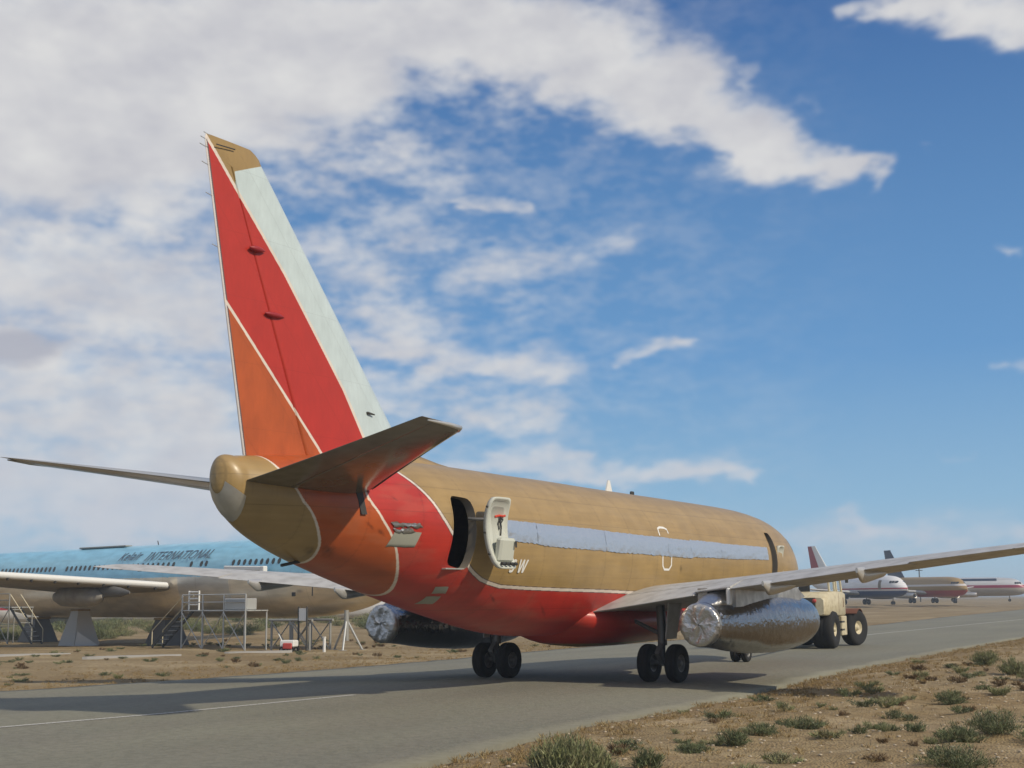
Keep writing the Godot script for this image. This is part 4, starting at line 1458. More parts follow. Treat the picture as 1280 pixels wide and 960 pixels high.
func build_blue_airliner() -> void:
	var jet := thing("airliner", "stripped pale blue airliner with grey belly resting on cradles beside the road", "airplane", HULK_AT, HULK_TURN)
	var zs := []
	for i in 12: zs.append(i * 0.3)
	for i in 104: zs.append(3.6 + i * 0.405)
	zs.append(45.6)
	var rows := []
	var under := []
	for z in zs:
		var r := []
		var edge := angle_at(HULK, maxf(z, 2.0) if z < 42.0 else 42.0, 3.62)
		for i in 29: r.append(skin(HULK, z, lerpf(-edge, edge, i / 28.0)))
		rows.append(r)
		var q := []
		for i in 21: q.append(skin(HULK, z, lerpf(edge, TAU - edge, i / 20.0)))
		under.append(q)
	var st := new_st()
	loft(st, rows, false, BLUE)
	var body := part("fuselage", st, M.sky_blue, jet)
	st = new_st()
	loft(st, under, false, BLUE)
	part("belly_skin", st, M.hulk_belly, jet, "bare tan and grey metal belly")
	# cabin windows on the near side
	var spots := []
	for i in 14: spots.append(28.9 + i * 0.5)
	for i in 23: spots.append(16.15 + i * 0.512)
	spots.append_array([14.45, 13.5, 13.05])
	for i in 9: spots.append(6.7 + i * 0.488)
	var wm: ArrayMesh
	for z in spots:
		if wm == null:
			var w := new_st()
			var ringo := []
			var ringb := []
			for i in 10:
				var a := TAU * i / 10.0
				ringo.append(Vector3(0.012, sin(a) * 0.175, cos(a) * 0.125))
				ringb.append(Vector3(-0.03, sin(a) * 0.175, cos(a) * 0.125))
			loft(w, [ringb, ringo]); cap(w, ringo, 3)
			wm = finish(w)
		var o := put_mesh("window", wm, M.pane, body)
		var a := angle_at(HULK, z, 4.33)
		o.position = skin(HULK, z, a, 0.004)
		var up := (skin(HULK, z, angle_at(HULK, z, 4.5)) - skin(HULK, z, angle_at(HULK, z, 4.16))).normalized()
		o.basis = Basis(up.cross(Vector3.BACK), up, Vector3.BACK)
	# door outlines, pale paint
	for d in [[10.8, 11.65, 3.70, 5.25], [4.7, 5.7, 3.65, 5.1], [27.6, 28.5, 3.85, 4.9]]:
		for e in [[d[0], d[0] + 0.05, d[2], d[3]], [d[1] - 0.05, d[1], d[2], d[3]], [d[0], d[1], d[3] - 0.05, d[3]], [d[0], d[1], d[2], d[2] + 0.05]]:
			var q := new_st()
			var rr := []
			for i in 5:
				var z := lerpf(e[0], e[1], i / 4.0)
				var r := []
				for j in 7: r.append(skin(HULK, z, angle_at(HULK, z, lerpf(e[2], e[3], j / 6.0)), 0.006))
				rr.append(r)
			loft(q, rr, false)
			part("door_outline", q, M.pale_blue, body)
	# open white cargo panel under the forward windows, bent at its front end
	st = new_st()
	bar(st, Vector3(2.25, 4.02, 10.7), Vector3(2.25, 3.93, 7.55), 0.25, 0.26)
	box_at(st, Vector3(2.25, 3.78, 7.4), Vector3(0.3, 0.56, 0.34), 0.04)
	part("open_panel", st, M.white_paint, jet, "open white panel below the front windows")
	# lettering along the flank
	var font := SystemFont.new()
	font.font_names = PackedStringArray(["Droid Sans"])
	font.font_weight = 500
	for l in [["Kelair", 20.85, 0.026, 4.90, M.text_grey], ["INTERNATIONAL", 15.95, 0.0268, 4.86, M.text_grey]]:
		var tm := TextMesh.new()
		tm.font = font
		tm.text = l[0]
		tm.font_size = 32
		tm.pixel_size = l[2]
		tm.depth = 0.01
		var o := put_mesh("lettering", tm, l[4], body)
		var up := (skin(HULK, l[1], angle_at(HULK, l[1], 5.2)) - skin(HULK, l[1], angle_at(HULK, l[1], 4.8))).normalized()
		var fwd := Vector3(0, 0, -1)
		o.transform = Transform3D(Basis(fwd, (up + fwd * 0.28), fwd.cross(up).normalized()), skin(HULK, l[1], angle_at(HULK, l[1], l[3]), 0.035))
	# near wing, its leading edge stripped to white
	st = new_st()
	rows = []
	for k in [[1.2, 16.1, 25.6, 2.98], [1.9, 16.4, 25.7, 3.03], [6.0, 18.6, 26.4, 3.35], [10.0, 20.9, 27.3, 3.67], [16.0, 24.35, 29.2, 4.15], [20.0, 26.35, 30.3, 4.5]]:
		var r := []
		var c: float = k[2] - k[1]
		for p in airfoil(0.0, 1.0, 0.075): r.append(Vector3(k[0], k[3] + (p[1] - p[0] * 0.03) * c, k[1] + p[0] * c))
		rows.append(r)
	loft(st, rows)
	cap(st, rows[-1], 3)
	var wing := part("wing", st, M.hulk_grey, jet)
	st = new_st()
	var le := []
	for k in [[2.0, 16.36, 3.14], [6.0, 18.52, 3.46], [10.0, 20.82, 3.77], [16.0, 24.27, 4.24], [20.0, 26.28, 4.59]]:
		var r := []
		for q in [[0.10, 0.19], [-0.06, 0.14], [-0.13, 0.0], [-0.06, -0.15], [0.10, -0.19]]: r.append(Vector3(k[0], k[2] + q[1], k[1] + q[0]))
		le.append(r)
	loft(st, le, false)
	part("leading_edge", st, M.white_paint, wing)
	for s in [2.6, 3.9, 5.1, 6.3, 7.4, 8.5, 9.6]:
		st = new_st()
		box_at(st, Vector3(s, 2.93 + (s - 2.0) * 0.079, 16.36 + (s - 2.0) * 0.55), Vector3(0.09, 0.14, 0.2), 0.02)
		part("slat_track", st, M.dark_metal, wing)
	# engine struts, the engines long gone
	for k in [[4.6, 2.75, 16.2]]:
		st = new_st()
		rows = []
		for q in [[0.0, 0.04, 0.08, 0.0], [0.9, 0.16, 0.26, 0.02], [2.0, 0.22, 0.34, 0.08], [3.2, 0.24, 0.40, 0.1], [4.5, 0.2, 0.3, 0.15]]:
			rows.append(ring(Vector3(k[0], k[1] + q[3], k[2] + q[0]), Vector3.RIGHT, Vector3.UP, q[1], q[2], 12))
		loft(st, rows)
		cap(st, rows[0])
		part("engine_strut", st, M.strut_grey, wing)
	st = new_st()
	rows = []
	for q in [[18.6, 0.08, 0.1], [19.0, 0.4, 0.42], [19.8, 0.6, 0.56], [21.0, 0.66, 0.6], [22.6, 0.6, 0.55], [23.4, 0.3, 0.3]]:
		rows.append(ring(Vector3(4.8, 2.55, q[0]), Vector3.RIGHT, Vector3.UP, q[1], q[2], 16))
	loft(st, rows)
	cap(st, rows[0]); cap(st, rows[-1])
	part("gear_fairing", st, M.hulk_grey, wing)
	st = new_st()
	rows = []
	for k in [[-1.2, 17.0, 25.6, 3.05], [-6.0, 19.8, 26.4, 3.45], [-14.0, 24.6, 28.6, 4.05], [-20.0, 28.2, 30.6, 4.55]]:
		var r := []
		var c: float = k[2] - k[1]
		for p in airfoil(0.0, 1.0, 0.115): r.append(Vector3(k[0], k[3] + p[1] * c, k[1] + p[0] * c))
		rows.append(r)
	loft(st, rows)
	cap(st, rows[-1], 3)
	part("wing", st, M.hulk_grey, jet)
	# nose windows and a small probe
	for k in [[1.7, 2.1], [2.15, 2.6]]:
		var q := new_st()
		var rr := []
		for i in 4:
			var z := lerpf(k[0], k[1], i / 3.0)
			var r := []
			for j in 4: r.append(skin(HULK, z, angle_at(HULK, z, lerpf(3.9, 4.25, j / 3.0)), 0.006))
			rr.append(r)
		loft(q, rr, false)
		part("cockpit_window", q, M.pane, jet)
	st = new_st()
	tube(st, [Vector3(0, 5.64, 20.2), Vector3(0, 5.9, 20.3)], 0.03, 6)
	part("antenna", st, M.dark_metal, jet)
	st = new_st()
	box_at(st, Vector3(0.35, 5.66, 25.4), Vector3(0.5, 0.1, 5.2), 0.04)
	part("roof_plate", st, M.steel, jet)
	st = new_st()
	box_at(st, Vector3(1.87, 2.55, 5.35), Vector3(0.08, 0.22, 0.28), 0.03)
	part("vent", st, M.dark_metal, jet)
	st = new_st()
	box_at(st, Vector3(1.80, 2.8, 3.95), Vector3(0.06, 0.7, 0.05), 0.01)
	part("panel_seam", st, M.dark_metal, jet)

# ------------------------------------------------------------------ more parked jets beyond the road
func bands(list: Array) -> StandardMaterial3D:
	var img := Image.create_empty(64, 256, false, Image.FORMAT_RGB8)
	var wear := FastNoiseLite.new()
	wear.seed = 14; wear.frequency = 0.05
	for y in 256:
		var yy := 5.5 - (y + 0.5) / 256.0 * 4.5
		for x in 64:
			var c: Color = list[-1][1]
			for b in list:
				if yy > b[0]:
					c = b[1]
					break
			var v := 1.0 + 0.12 * wear.get_noise_2d(x * 3.0, y)
			img.set_pixel(x, y, Color(c.r * v, c.g * v, c.b * v).linear_to_srgb())
	var m := mat(Color.WHITE, 0.4)
	m.albedo_texture = ImageTexture.create_from_image(img)
	return m

func parked_jet(called: String, label: String, at: Vector3, turn: float, paint: Material, fin_m: Material, rudder_m: Material, wing_m: Material, engine_m: Material, gear := true) -> Node3D:
	var jet := thing(called, label, "airplane", at, turn)
	var st := new_st()
	var rows := []
	var zs := [0.0, 0.15, 0.4, 0.8, 1.2, 1.7, 2.2, 2.8, 3.5, 4.5, 6.0, 9.0, 12.0, 15.0, 18.0, 20.0, 22.0, 24.0, 26.0, 27.5, 28.5, 29.3]
	for z in zs:
		var r := []
		for i in 28: r.append(skin(BODY, z, TAU * i / 28.0))
		rows.append(r)
	loft(st, rows, true, FLANK)
	cap(st, rows[-1], 3, FLANK)
	var body := part("fuselage", st, paint, jet)
	for side in [1.0, -1.0]:
		for k in [[1.55, 1.95], [2.0, 2.4], [2.45, 2.9]]:
			var q := new_st()
			var rr := []
			for i in 3:
				var z := lerpf(k[0], k[1], i / 2.0)
				var r := []
				for j in 3:
					var p := skin(BODY, z, angle_at(BODY, z, lerpf(3.75, 4.15, j / 2.0)), 0.01)
					r.append(Vector3(p.x * side, p.y, p.z))
				rr.append(r)
			loft(q, rr, false)
			part("cockpit_window", q, M.pane, body)
		part("wing", wing_piece([0.6, 1.88, 4.8, 9.5, 13.75, 14.17], side, 0.0, 1.0), wing_m, jet)
		if not gear: continue
		st = new_st()
		lathe(st, Vector3(4.83 * side, 1.54, 0), Vector3(0, 0, 1), [[0.35, 11.2], [0.45, 10.6], [0.5, 10.7], [0.58, 11.6], [0.6, 13.6], [0.56, 15.8], [0.45, 17.8], [0.3, 17.8]], 18)
		part("engine", st, engine_m, jet)
		st = new_st()
		rows = []
		for s in [[0.2, 25.6, 29.0, 4.55], [5.3, 28.8, 30.1, 5.2]]:
			var r := []
			var c: float = s[2] - s[1]
			for p in airfoil(0.0, 1.0, 0.09): r.append(Vector3(side * s[0], s[3] + p[1] * c, s[1] + p[0] * c))
			rows.append(r)
		loft(st, rows)
		cap(st, rows[-1], 3)
		part("horizontal_stabiliser", st, wing_m, jet)
		if not gear: continue
		st = new_st()
		tube(st, [Vector3(2.6 * side, 0.45, 15.48), Vector3(2.55 * side, 2.1, 15.4)], 0.11, 8)
		var leg := part("main_gear_leg", st, M.gear_metal, jet)
		for o in [-0.43, 0.43]: wheel(leg, Vector3(2.6 * side + o, 0.5, 15.48), 0.5, 0.36, 0.22, M.gear_metal, M.rubber)
	if gear:
		st = new_st()
		tube(st, [Vector3(0, 0.3, 4.09), Vector3(0, 1.4, 4.05)], 0.08, 8)
		var nl := part("nose_gear_leg", st, M.gear_metal, jet)
		for o in [-0.19, 0.19]: wheel(nl, Vector3(o, 0.31, 4.09), 0.31, 0.2, 0.14, M.gear_metal, M.rubber)
	if fin_m == null: return jet   # stripped of its fin
	rows = []
	var rrows := []
	for y in [4.9, 6.4, 8.8, 10.9, 11.2]:
		rows.append(fin_section(y, fin_le(minf(y, 11.07)) - 0.8, fin_te(y) + 0.3, 0.1, 0.0, 0.44))
		rrows.append(fin_section(y, fin_le(minf(y, 11.07)) - 0.8, fin_te(y) + 0.3, 0.098, 0.445, 1.0))
	st = new_st()
	loft(st, rows)
	cap(st, rows[-1], 3)
	part("vertical_fin", st, fin_m, jet)
	st = new_st()
	loft(st, rrows)
	cap(st, rrows[-1], 3)
	part("rudder", st, rudder_m, jet)
	return jet

func heading(forward: Vector2) -> float:
	# turn that points a jet's nose (-z) along forward (x, z)
	return atan2(-forward.x, -forward.y)

func build_far_airliners() -> void:
	var white := Color(0.70, 0.70, 0.70)
	var white_jet := bands([[2.95, white], [2.72, Color(0.35, 0.03, 0.04)], [2.42, Color(0.6, 0.58, 0.58)], [0.0, Color(0.03, 0.06, 0.17)]])
	var gold_jet := bands([[3.75, GOLD], [3.35, Color(0.55, 0.52, 0.5)], [2.5, GOLD * 0.92], [0.0, Color(0.36, 0.04, 0.025)]])
	var silver_jet := bands([[4.5, Color(0.42, 0.43, 0.45)], [3.55, Color(0.5, 0.51, 0.53)], [2.95, Color(0.28, 0.03, 0.07)], [0.0, Color(0.40, 0.36, 0.31)]])
	var stripe_jet := bands([[3.2, white], [2.7, Color(0.4, 0.06, 0.09)], [0.0, white]])
	var h := heading(Vector2(0.80, 0.595))
	var j := parked_jet("airliner", "distant white jet with navy belly, red cheatline and red and white tail", Vector3(-50.6, 0.72, -189.4), h, white_jet, M.white_paint, M.red_fin, M.grey_paint, M.navy)
	var st := new_st()
	var rr := []
	for i in 3:
		var z := lerpf(4.9, 5.7, i / 2.0)
		var r := []
		for k in 4: r.append(skin(BODY, z, angle_at(BODY, z, lerpf(2.7, 4.3, k / 3.0)), 0.02))
		rr.append(r)
	loft(st, rr, false)
	part("open_doorway", st, M.inside, j)
	j = parked_jet("airliner", "distant gold jet with red belly, white window band and navy tail", Vector3(-48.8, 0.75, -222.8), heading(Vector2(0.73, 0.68)), gold_jet, M.navy, M.navy, M.grey_paint, M.bare_metal)
	j = parked_jet("airliner", "distant bare silver jet with dark red stripe and no tail fin, farthest down the road", Vector3(-44.6, 0.85, -258.9), heading(Vector2(0.978, -0.208)), silver_jet, null, null, M.bare_metal, M.bare_metal)
	st = new_st()
	rr = []
	for i in 8:
		var z := lerpf(6.5, 15.5, i / 7.0)
		var r := []
		for k in 3: r.append(skin(BODY, z, angle_at(BODY, z, lerpf(4.45, 4.95, k / 2.0)), 0.02))
		rr.append(r)
	loft(st, rr, false)
	part("dark_band", st, M.navy, j)
	# beyond the blue hulk
	parked_jet("airliner", "white jet with a red stripe glimpsed under the blue hulk's wing", Vector3(-90.0, -1.2, -60.0), heading(Vector2(0.6, -0.8)), stripe_jet, M.white_paint, M.white_paint, M.grey_paint, M.white_paint, false)
	parked_jet("airliner", "white jet glimpsed low behind the scaffold under the blue hulk", Vector3(-84.0, -1.15, -66.0), heading(Vector2(-0.72, 0.69)), bands([[0.0, white]]), M.white_paint, M.white_paint, M.grey_paint, M.white_paint, false)

# ------------------------------------------------------------------ cradles, scaffolds and clutter round the hulk
func cradle(label: String, at: Vector3, turn: float, base: float, top: float, h: float, plate: bool, m: Material) -> void:
	var t := thing("support_cradle", label, "support stand", at, turn, "cradles under the blue hulk")
	var st := new_st()
	var b := base * 0.5
	var tp := top * 0.5
	var low := [Vector3(-b, 0, -b), Vector3(b, 0, -b), Vector3(b, 0, b), Vector3(-b, 0, b)]
	var up := [Vector3(-tp, h, -tp), Vector3(tp, h, -tp), Vector3(tp, h, tp), Vector3(-tp, h, tp)]
	st.set_smooth_group(-1)
	loft(st, [low, up])
	cap(st, up, -1)
	part("frustum", st, m, t)
	st = new_st()
	box_at(st, Vector3(0, h + 0.06, 0), Vector3(top * 1.15, 0.12, top * 1.15), 0.02)
	part("cap_beam", st, M.wood, t)
	if plate:
		st = new_st()
		slab(st, [Vector3(b + 0.05, 0.0, b), Vector3(b + 0.55, 0.0, -b * 0.5), Vector3(b + 0.02, 0.85, b * 0.8)], Vector3(0.04, 0, 0.02))
		part("gusset_plate", st, M.white_paint, t)

func post(t: Node3D, called: String, a: Vector3, b: Vector3, r: float, m: Material) -> void:
	var st := new_st()
	tube(st, [a, b], r, 8)
	part(called, st, m, t)

func scaffold(label: String, z0: float, z1: float, deck: float, x0: float, x1: float, bays: int, m: Material, stairs_to: float) -> void:
	# built in the hulk's own axes, standing along its flank
	var t := thing("scaffold", label, "scaffold", HULK_AT + Vector3(0, -0.33, 0), HULK_TURN, "scaffolds along the blue hulk")
	var dk := deck + 0.33
	for i in bays + 1:
		var z := lerpf(z0, z1, i / float(bays))
		for x in [x0, x1]:
			post(t, "post", Vector3(x, 0, z), Vector3(x, dk + (0.85 if x == x1 else 0.0), z), 0.045, m)
	var st := new_st()
	for k in 3:
		st = new_st()
		box_at(st, Vector3(lerpf(x0, x1, (k + 0.5) / 3.0), dk, (z0 + z1) * 0.5), Vector3((x1 - x0) / 3.0 - 0.02, 0.06, absf(z1 - z0) + 0.3), 0.01)
		part("deck_plank", st, M.galvanised, t)
	for y in [0.45, 0.85]:
		post(t, "rail", Vector3(x1, dk + y, z0), Vector3(x1, dk + y, z1), 0.03, m)
	for i in bays:
		var za := lerpf(z0, z1, i / float(bays))
		var zb := lerpf(z0, z1, (i + 1) / float(bays))
		post(t, "brace", Vector3(x1, 0.05, za), Vector3(x1, dk - 0.08, zb), 0.028, m)
		post(t, "brace", Vector3(x1 + 0.03, dk - 0.08, za), Vector3(x1 + 0.03, 0.05, zb), 0.028, m)
	if stairs_to != 0.0:
		var zs := z0 if absf(stairs_to - z0) < absf(stairs_to - z1) else z1
		for x in [x1 - 0.75, x1 - 0.05]:
			st = new_st()
			bar(st, Vector3(x, dk, zs), Vector3(x, 0.05, stairs_to), 0.05, 0.18)
			part("stair_stringer", st, M.steel_dark, t)
			post(t, "hand_rail", Vector3(x, dk + 0.8, zs), Vector3(x, 0.95, stairs_to), 0.028, M.beige)
			post(t, "hand_rail_post", Vector3(x, 0.1, stairs_to), Vector3(x, 0.95, stairs_to), 0.028, M.beige)
		for k in 8:
			var f := (k + 0.5) / 8.0
			st = new_st()
			box_at(st, Vector3(x1 - 0.4, lerpf(dk, 0.1, f), lerpf(zs, stairs_to, f)), Vector3(0.68, 0.04, 0.24), 0.01)
			part("stair_tread", st, M.galvanised, t)

func build_yard() -> void:
	var g := -0.34
	cradle("large grey tapering cradle with a white triangular plate, under the blue hulk's wing", hulk_point(3.0, g, 23.7), HULK_TURN + PI / 2, 1.75, 0.75, 2.05, true, M.cradle_grey)
	cradle("smaller dark cradle right under the blue hulk's belly", hulk_point(0.6, g, 18.2), HULK_TURN + PI / 2, 1.9, 1.0, 1.5, false, M.strut_grey)
	cradle("grey cradle under the tail end of the blue hulk, half behind stairs", hulk_point(0.3, g, 33.0), HULK_TURN + PI / 2, 1.9, 1.0, 1.5, false, M.strut_grey)
	scaffold("long pipe scaffold with a planked deck along the front of the blue hulk", 12.5, 7.0, 1.72, 2.3, 3.7, 3, M.galvanised, 15.3)
	scaffold("dark stair scaffold at the far left beside the blue hulk", 34.6, 30.2, 1.95, 2.4, 4.0, 2, M.steel, 27.4)
	# low lattice trestle under the nose end
	var tr := thing("trestle", "low dark lattice trestle under the nose end of the blue hulk", "trestle", HULK_AT + Vector3(0, -0.33, 0), HULK_TURN)
	for z in [6.2, 4.7, 3.2]:
		for x in [1.2, 2.6]: post(tr, "post", Vector3(x, 0, z), Vector3(x, 1.55, z), 0.06, M.steel)
	for x in [1.2, 2.6]:
		post(tr, "beam", Vector3(x, 1.55, 6.4), Vector3(x, 1.55, 3.0), 0.07, M.steel)
		for z in [6.2, 4.7]:
			post(tr, "brace", Vector3(x, 0.05, z), Vector3(x, 1.5, z - 1.5), 0.035, M.steel)
			post(tr, "brace", Vector3(x + 0.04, 1.5, z), Vector3(x + 0.04, 0.05, z - 1.5), 0.035, M.steel)
	# pale guard frame and panel standing on the scaffold deck
	var t := thing("guard_frame", "pale ladder-like guard frame standing on the scaffold deck", "frame", hulk_point(3.3, 1.75, 12.0), HULK_TURN)
	for z in [-0.45, 0.45]: post(t, "upright", Vector3(0, 0, z), Vector3(0, 1.05, z), 0.05, M.white_paint)
	for y in [0.3, 0.62, 0.98]: post(t, "rung", Vector3(0, y, -0.45), Vector3(0, y, 0.45), 0.04, M.white_paint)
	t = thing("equipment_box", "pale grey metal box on the scaffold deck beside the blue hulk", "box", hulk_point(3.1, 1.76, 8.2), HULK_TURN)
	var st := new_st()
	box_at(st, Vector3(0, 0.3, 0), Vector3(0.7, 0.6, 1.9), 0.04)
	part("case", st, M.galvanised, t)
	st = new_st()
	box_at(st, Vector3(0.36, 0.42, 0), Vector3(0.03, 0.08, 1.5), 0.01)
	part("handle_rail", st, M.dark_metal, t)
	# jack under the nose
	t = thing("nose_jack", "grey tripod jack under the nose of the blue hulk", "jack", hulk_point(0.9, g, 2.3), HULK_TURN)
	post(t, "ram", Vector3(0, 0.5, 0), Vector3(0, 2.05, 0), 0.12, M.steel)
	for a in [0.0, 2.1, 4.2]:
		post(t, "leg", Vector3(0, 1.6, 0), Vector3(sin(a) * 0.8, 0.0, cos(a) * 0.95), 0.055, M.galvanised)
		st = new_st()
		box_at(st, Vector3(sin(a) * 0.8, 0.03, cos(a) * 0.95), Vector3(0.3, 0.06, 0.3), 0.01)
		part("foot", st, M.steel, t)
	t = thing("sign_board", "white square board on a dark frame near the blue hulk's nose", "sign", hulk_point(3.0, g, 3.3), HULK_TURN)
	st = new_st()
	box_at(st, Vector3(0, 1.85, 0), Vector3(0.04, 0.62, 0.55), 0.01)
	part("board", st, M.white_paint, t)
	for z in [-0.32, 0.32]: post(t, "frame_post", Vector3(-0.02, 0, z), Vector3(-0.02, 2.25, z), 0.05, M.steel_dark)
	t = thing("service_cart", "small white and red service cart on the dirt by the nose jack", "cart", hulk_point(3.6, g, 3.6), HULK_TURN + 0.4)
	st = new_st()
	box_at(st, Vector3(0, 0.42, 0), Vector3(0.55, 0.34, 0.8), 0.05)
	part("tray", st, M.white_paint, t)
	st = new_st()
	box_at(st, Vector3(0.28, 0.3, -0.05), Vector3(0.12, 0.3, 0.5), 0.06)
	part("red_panel", st, M.cloth_red, t)
	for x in [-0.25, 0.25]:
		for z in [-0.28, 0.28]: wheel(t, Vector3(x, 0.13, z), 0.13, 0.07, 0.06, M.steel, M.rubber)
	post(t, "handle", Vector3(0, 0.5, 0.38), Vector3(0, 0.9, 0.6), 0.025, M.white_paint)
	t = thing("marker_post", "short white marker post right of the nose jack", "post", hulk_point(3.2, g, 1.4), 0.0)
	st = new_st()
	box_at(st, Vector3(0, 0.36, 0), Vector3(0.12, 0.72, 0.12), 0.02)
	part("shaft", st, M.white_paint, t)
	st = new_st()
	box_at(st, Vector3(0, 0.74, 0), Vector3(0.15, 0.05, 0.15), 0.015)
	part("cap", st, M.white_paint, t)
	# broken concrete strips in the dirt
	for k in [[-37.0, 5.2, 5.2, 0.75, "left", 0.1], [-30.6, 3.6, 4.6, 0.6, "middle", 0.16], [-28.5, -2.6, 3.6, 0.5, "right", 0.12]]:
		var c := thing("concrete_strip", "pale broken concrete strip lying in the dirt, %s of three" % k[4], "slab", Vector3(k[0], land_y(k[0], k[1]), k[1]), 0.9 + k[5], "concrete strips in the dirt")
		st = new_st()
		var outl := []
		for i in 14:
			var a := TAU * i / 14.0
			outl.append(Vector3(cos(a) * k[2] * 0.5 * (1.0 + rng.randf_range(-0.12, 0.05)), -0.05, sin(a) * k[3] * 0.5 * (1.0 + rng.randf_range(-0.3, 0.2))))
		slab(st, outl, Vector3(0, 0.13, 0))
		part("slab", st, M.concrete, c)
	# a pole far down the road
	t = thing("utility_pole", "thin dark pole far off beyond the gold jet", "pole", Vector3(-88.0, 0.6, -330.0))
	post(t, "shaft", Vector3.ZERO, Vector3(0, 9.3, 0), 0.16, M.steel_dark)
	st = new_st()
	box_at(st, Vector3(0, 8.6, 0), Vector3(2.0, 0.2, 0.2), 0.03)
	part("cross_arm", st, M.steel_dark, t)

# ------------------------------------------------------------------ desert plants
func bush_mesh(leaves: int, wide: float, tall: float, leaf: float, sd: int, tones: Array, upright: float) -> ArrayMesh:
	var r := RandomNumberGenerator.new()
	r.seed = sd
	var st := SurfaceTool.new()
	st.begin(Mesh.PRIMITIVE_TRIANGLES)
	var stems := []
	for i in maxi(7, leaves / 45):
		var a := r.randf() * TAU
		var lean := sqrt(r.randf())
		stems.append([Vector3(cos(a) * lean * wide * 0.5, tall * (0.55 + 0.5 * r.randf()) * sqrt(maxf(0.06, 1.0 - lean * lean * 0.85)), sin(a) * lean * wide * 0.5), r.randi() % tones.size()])
	for i in leaves:
		var s: Array = stems[r.randi() % stems.size()]
		var tip: Vector3 = s[0]
		var k := pow(r.randf(), 0.6)
		var base := Vector3(tip.x * 0.25, 0, tip.z * 0.25)
		var p := base.lerp(tip, k) + Vector3(r.randfn(0, 0.06 * wide), r.randfn(0, 0.04 * tall), r.randfn(0, 0.06 * wide))
		p.y = maxf(p.y, 0.0)
		var d := (tip.normalized() * 0.6 + Vector3(r.randfn(0, 0.6), upright + r.randf() * 0.5, r.randfn(0, 0.6))).normalized()
		var side := d.cross(Vector3(r.randfn(), r.randfn(), r.randfn())).normalized()
		var l := leaf * r.randf_range(0.6, 1.4)
		var w := l * r.randf_range(0.05, 0.12)
		var n := side.cross(d)
		var v := r.randf_range(0.75, 1.25)
		var t: Color = tones[s[1]]
		st.set_color(Color(t.r * v, t.g * v, t.b * v))
		st.set_normal(n)
		st.add_vertex(p - side * w); st.add_vertex(p + d * l); st.add_vertex(p + side * w)
	return st.commit()

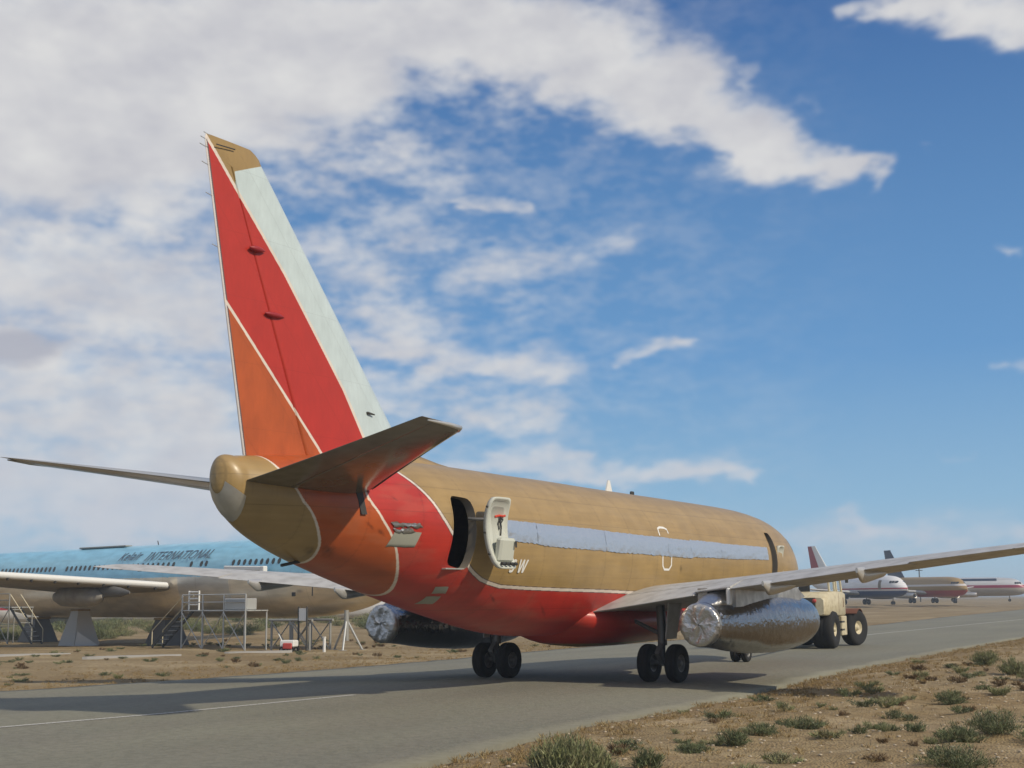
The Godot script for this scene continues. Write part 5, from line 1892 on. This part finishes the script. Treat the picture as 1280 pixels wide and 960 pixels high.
func build_plants() -> void:
	var leafy := mat(Color.WHITE, 0.8)
	leafy.vertex_color_use_as_albedo = true
	leafy.backlight_enabled = true
	leafy.backlight = Color(0.35, 0.35, 0.25)
	leafy.cull_mode = BaseMaterial3D.CULL_DISABLED
	M.leafy = leafy
	var olive := [Color(0.20, 0.215, 0.095), Color(0.17, 0.19, 0.085), Color(0.235, 0.235, 0.12), Color(0.19, 0.18, 0.095)]
	var green := [Color(0.11, 0.135, 0.06), Color(0.135, 0.15, 0.07), Color(0.10, 0.115, 0.06)]
	var straw := [Color(0.30, 0.21, 0.09), Color(0.25, 0.17, 0.07), Color(0.34, 0.26, 0.13)]
	var brown := [Color(0.12, 0.075, 0.035), Color(0.15, 0.10, 0.05)]
	# the bushes that stand out, each by itself: x, z, width, height, tones, label
	var named := [
		[10.12, 33.45, 1.00, 0.50, 0, 9000, "big feathery olive bush at the bottom edge, nearest the camera"],
		[10.62, 32.3, 0.42, 0.29, 1, 2200, "small dark green bush just right of the big feathery bush"],
		[10.31, 30.3, 0.60, 0.14, 1, 2000, "flat dark green weed clump second right of the big feathery bush"],
		[10.5, 29.3, 0.54, 0.24, 1, 2200, "dark green clump in the middle of the near dirt"],
		[10.35, 27.9, 0.64, 0.22, 1, 2000, "dark green clump nearer the road in the middle of the near dirt"],
		[10.55, 26.5, 0.76, 0.26, 1, 2400, "broad green clump in the near dirt, below the wing shadow"],
		[13.55, 26.3, 0.88, 0.40, 1, 3800, "largest dark green clump at the right edge of the near dirt"],
		[13.2, 27.2, 0.64, 0.29, 1, 2400, "green clump just left of the largest right-hand clump"],
		[13.95, 30.2, 1.00, 0.32, 1, 3400, "wide green clump at the bottom right corner"],
		[8.0, 3.4, 0.92, 0.52, 0, 3400, "round olive bush at the road edge on the right"],
		[9.9, 8.2, 0.80, 0.47, 0, 2800, "olive bush right of the round road-edge bush"],
		[11.2, 11.5, 0.96, 0.45, 0, 3000, "pale olive bush cut by the right picture edge"],
		[11.2, 19.9, 0.68, 0.32, 1, 2200, "green clump under the olive bushes on the right"]]
	for i in named.size():
		var b: Array = named[i]
		var t := thing("desert_bush", b[6], "bush", Vector3(b[0], land_y(b[0], b[1]) - 0.02, b[1]), i * 1.3, "bushes on the near dirt")
		put_mesh("foliage", bush_mesh(b[5], b[2], b[3], 0.085 if b[4] == 0 else 0.055, 100 + i, olive if b[4] == 0 else green, 0.75 if b[4] == 0 else 0.3), leafy, t)
		var st := new_st()
		for k in 7:
			var a := k * 0.9 + i
			tube(st, [Vector3(cos(a) * 0.03, 0, sin(a) * 0.03), Vector3(cos(a) * b[2] * 0.2, b[3] * 0.6, sin(a) * b[2] * 0.2)], [0.012, 0.004], 4)
		part("stems", st, M.wood, t).set_meta("kind", "stuff")
	# countless-looking but separate small tufts
	var meshes := []
	for i in 4: meshes.append(bush_mesh(420, 0.42, 0.15, 0.06, 300 + i, green, 0.3))
	for i in 2: meshes.append(bush_mesh(400, 0.40, 0.17, 0.065, 310 + i, olive, 0.5))
	for i in 2: meshes.append(bush_mesh(300, 0.36, 0.13, 0.07, 320 + i, brown, 0.6))
	var near_n := 0
	while near_n < 180:
		var x := rng.randf_range(6.0, 16.5)
		var z := rng.randf_range(2.0, 34.0)
		if x < interp(z, NEAR_X) + 0.9 or (x < interp(z, NEAR_X) + 2.2 and rng.randf() < 0.7): continue
		if n_land.get_noise_2d(x * 1.3 + 200.0, z * 1.3) < -0.12: continue
		tuft("tuft scattered on the near tan dirt", "tufts on the near dirt", meshes, x, z, rng.randf_range(0.5, 1.7))
		near_n += 1
	var far_n := 0
	while far_n < 150:
		var z := rng.randf_range(-20.0, 26.0)
		var x := interp(z, FAR_X) - 1.0 - pow(rng.randf(), 0.8) * 26.0
		if n_land.get_noise_2d(x * 0.8, z * 0.8 + 77.0) < -0.1: continue
		tuft("tuft scattered on the dirt beyond the road", "tufts beyond the road", meshes, x, z, rng.randf_range(0.7, 1.7))
		far_n += 1
	# bigger scrub behind the hulk
	var scrub := []
	for i in 3: scrub.append(bush_mesh(1300, 2.6, 0.9, 0.2, 340 + i, olive if i < 2 else green, 0.5))
	for i in 74:
		var x := rng.randf_range(-96.0, -54.0)
		var z := rng.randf_range(-70.0, -14.0)
		var o := put_mesh("scrub_bush", scrub[i % 3], leafy, self)
		o.position = Vector3(x, land_y(x, z) - 0.05, z)
		o.rotation.y = i * 2.1
		o.scale = Vector3.ONE * rng.randf_range(0.7, 1.2)
		tag(o, "green scrub bush on the flat ground behind the blue hulk", "bush", "scrub behind the blue hulk")
	# dry grass and pebbles: beyond counting
	var blade := bush_mesh(34, 0.26, 0.05, 0.055, 400, straw, 0.5)
	scatter("dry_grass", blade, leafy, 4200, 0, "short dry straw grass along the road edges")
	var pb := new_st()
	var rows := []
	for k in [[0.3, 0.0], [0.5, 0.14], [0.42, 0.3], [0.18, 0.38]]:
		rows.append(ring(Vector3(0, k[1], 0), Vector3.RIGHT, Vector3.BACK, k[0], k[0] * 0.8, 6))
	loft(pb, rows)
	cap(pb, rows[-1], 0)
	scatter("pebbles", finish(pb), M.pebble, 4600, 1, "small pale stones strewn over the near dirt")

func tuft(label: String, group: String, meshes: Array, x: float, z: float, s: float) -> void:
	var k := rng.randi() % meshes.size()
	label = ("small green " if k < 4 else "small pale olive " if k < 6 else "small dry brown ") + label
	group = ("green " if k < 4 else "olive " if k < 6 else "brown ") + group
	var o := put_mesh("scrub_tuft", meshes[k], M.leafy, self)
	o.position = Vector3(x, land_y(x, z) - 0.01, z)
	o.rotation.y = rng.randf() * TAU
	o.scale = Vector3(s, pow(s, 0.6) * rng.randf_range(0.6, 1.1), s)
	tag(o, label, "plant", group)

func scatter(called: String, mesh: Mesh, m: Material, count: int, what: int, label: String) -> void:
	var mm := MultiMesh.new()
	mm.transform_format = MultiMesh.TRANSFORM_3D
	mm.mesh = mesh
	mm.instance_count = count
	var i := 0
	while i < count:
		var z := rng.randf_range(-30.0, 35.5)
		var x := 0.0
		if what == 0:
			if rng.randf() < 0.55:
				x = interp(z, NEAR_X) + 0.25 + absf(rng.randfn(0.0, 2.2))
			else:
				x = interp(z, FAR_X) - 0.3 - absf(rng.randfn(0.0, 5.0))
			if n_land.get_noise_2d(x * 1.5, z * 1.5 + 20.0) < -0.15: continue
		else:
			x = interp(z, NEAR_X) + 0.6 + rng.randf() * 9.0
			if z < 5.0: continue
		var s := rng.randf_range(0.6, 1.3) if what == 0 else pow(rng.randf(), 4.0) * 0.075 + 0.014
		mm.set_instance_transform(i, Transform3D(Basis(Vector3.UP, rng.randf() * TAU).scaled(Vector3.ONE * s), Vector3(x, land_y(x, z) - 0.004, z)))
		i += 1
	var o := MultiMeshInstance3D.new()
	o.name = called
	o.multimesh = mm
	o.material_override = m
	add_child(o)
	o.set_meta("kind", "stuff")
	o.set_meta("label", label)
	o.set_meta("category", "grass" if what == 0 else "stones")
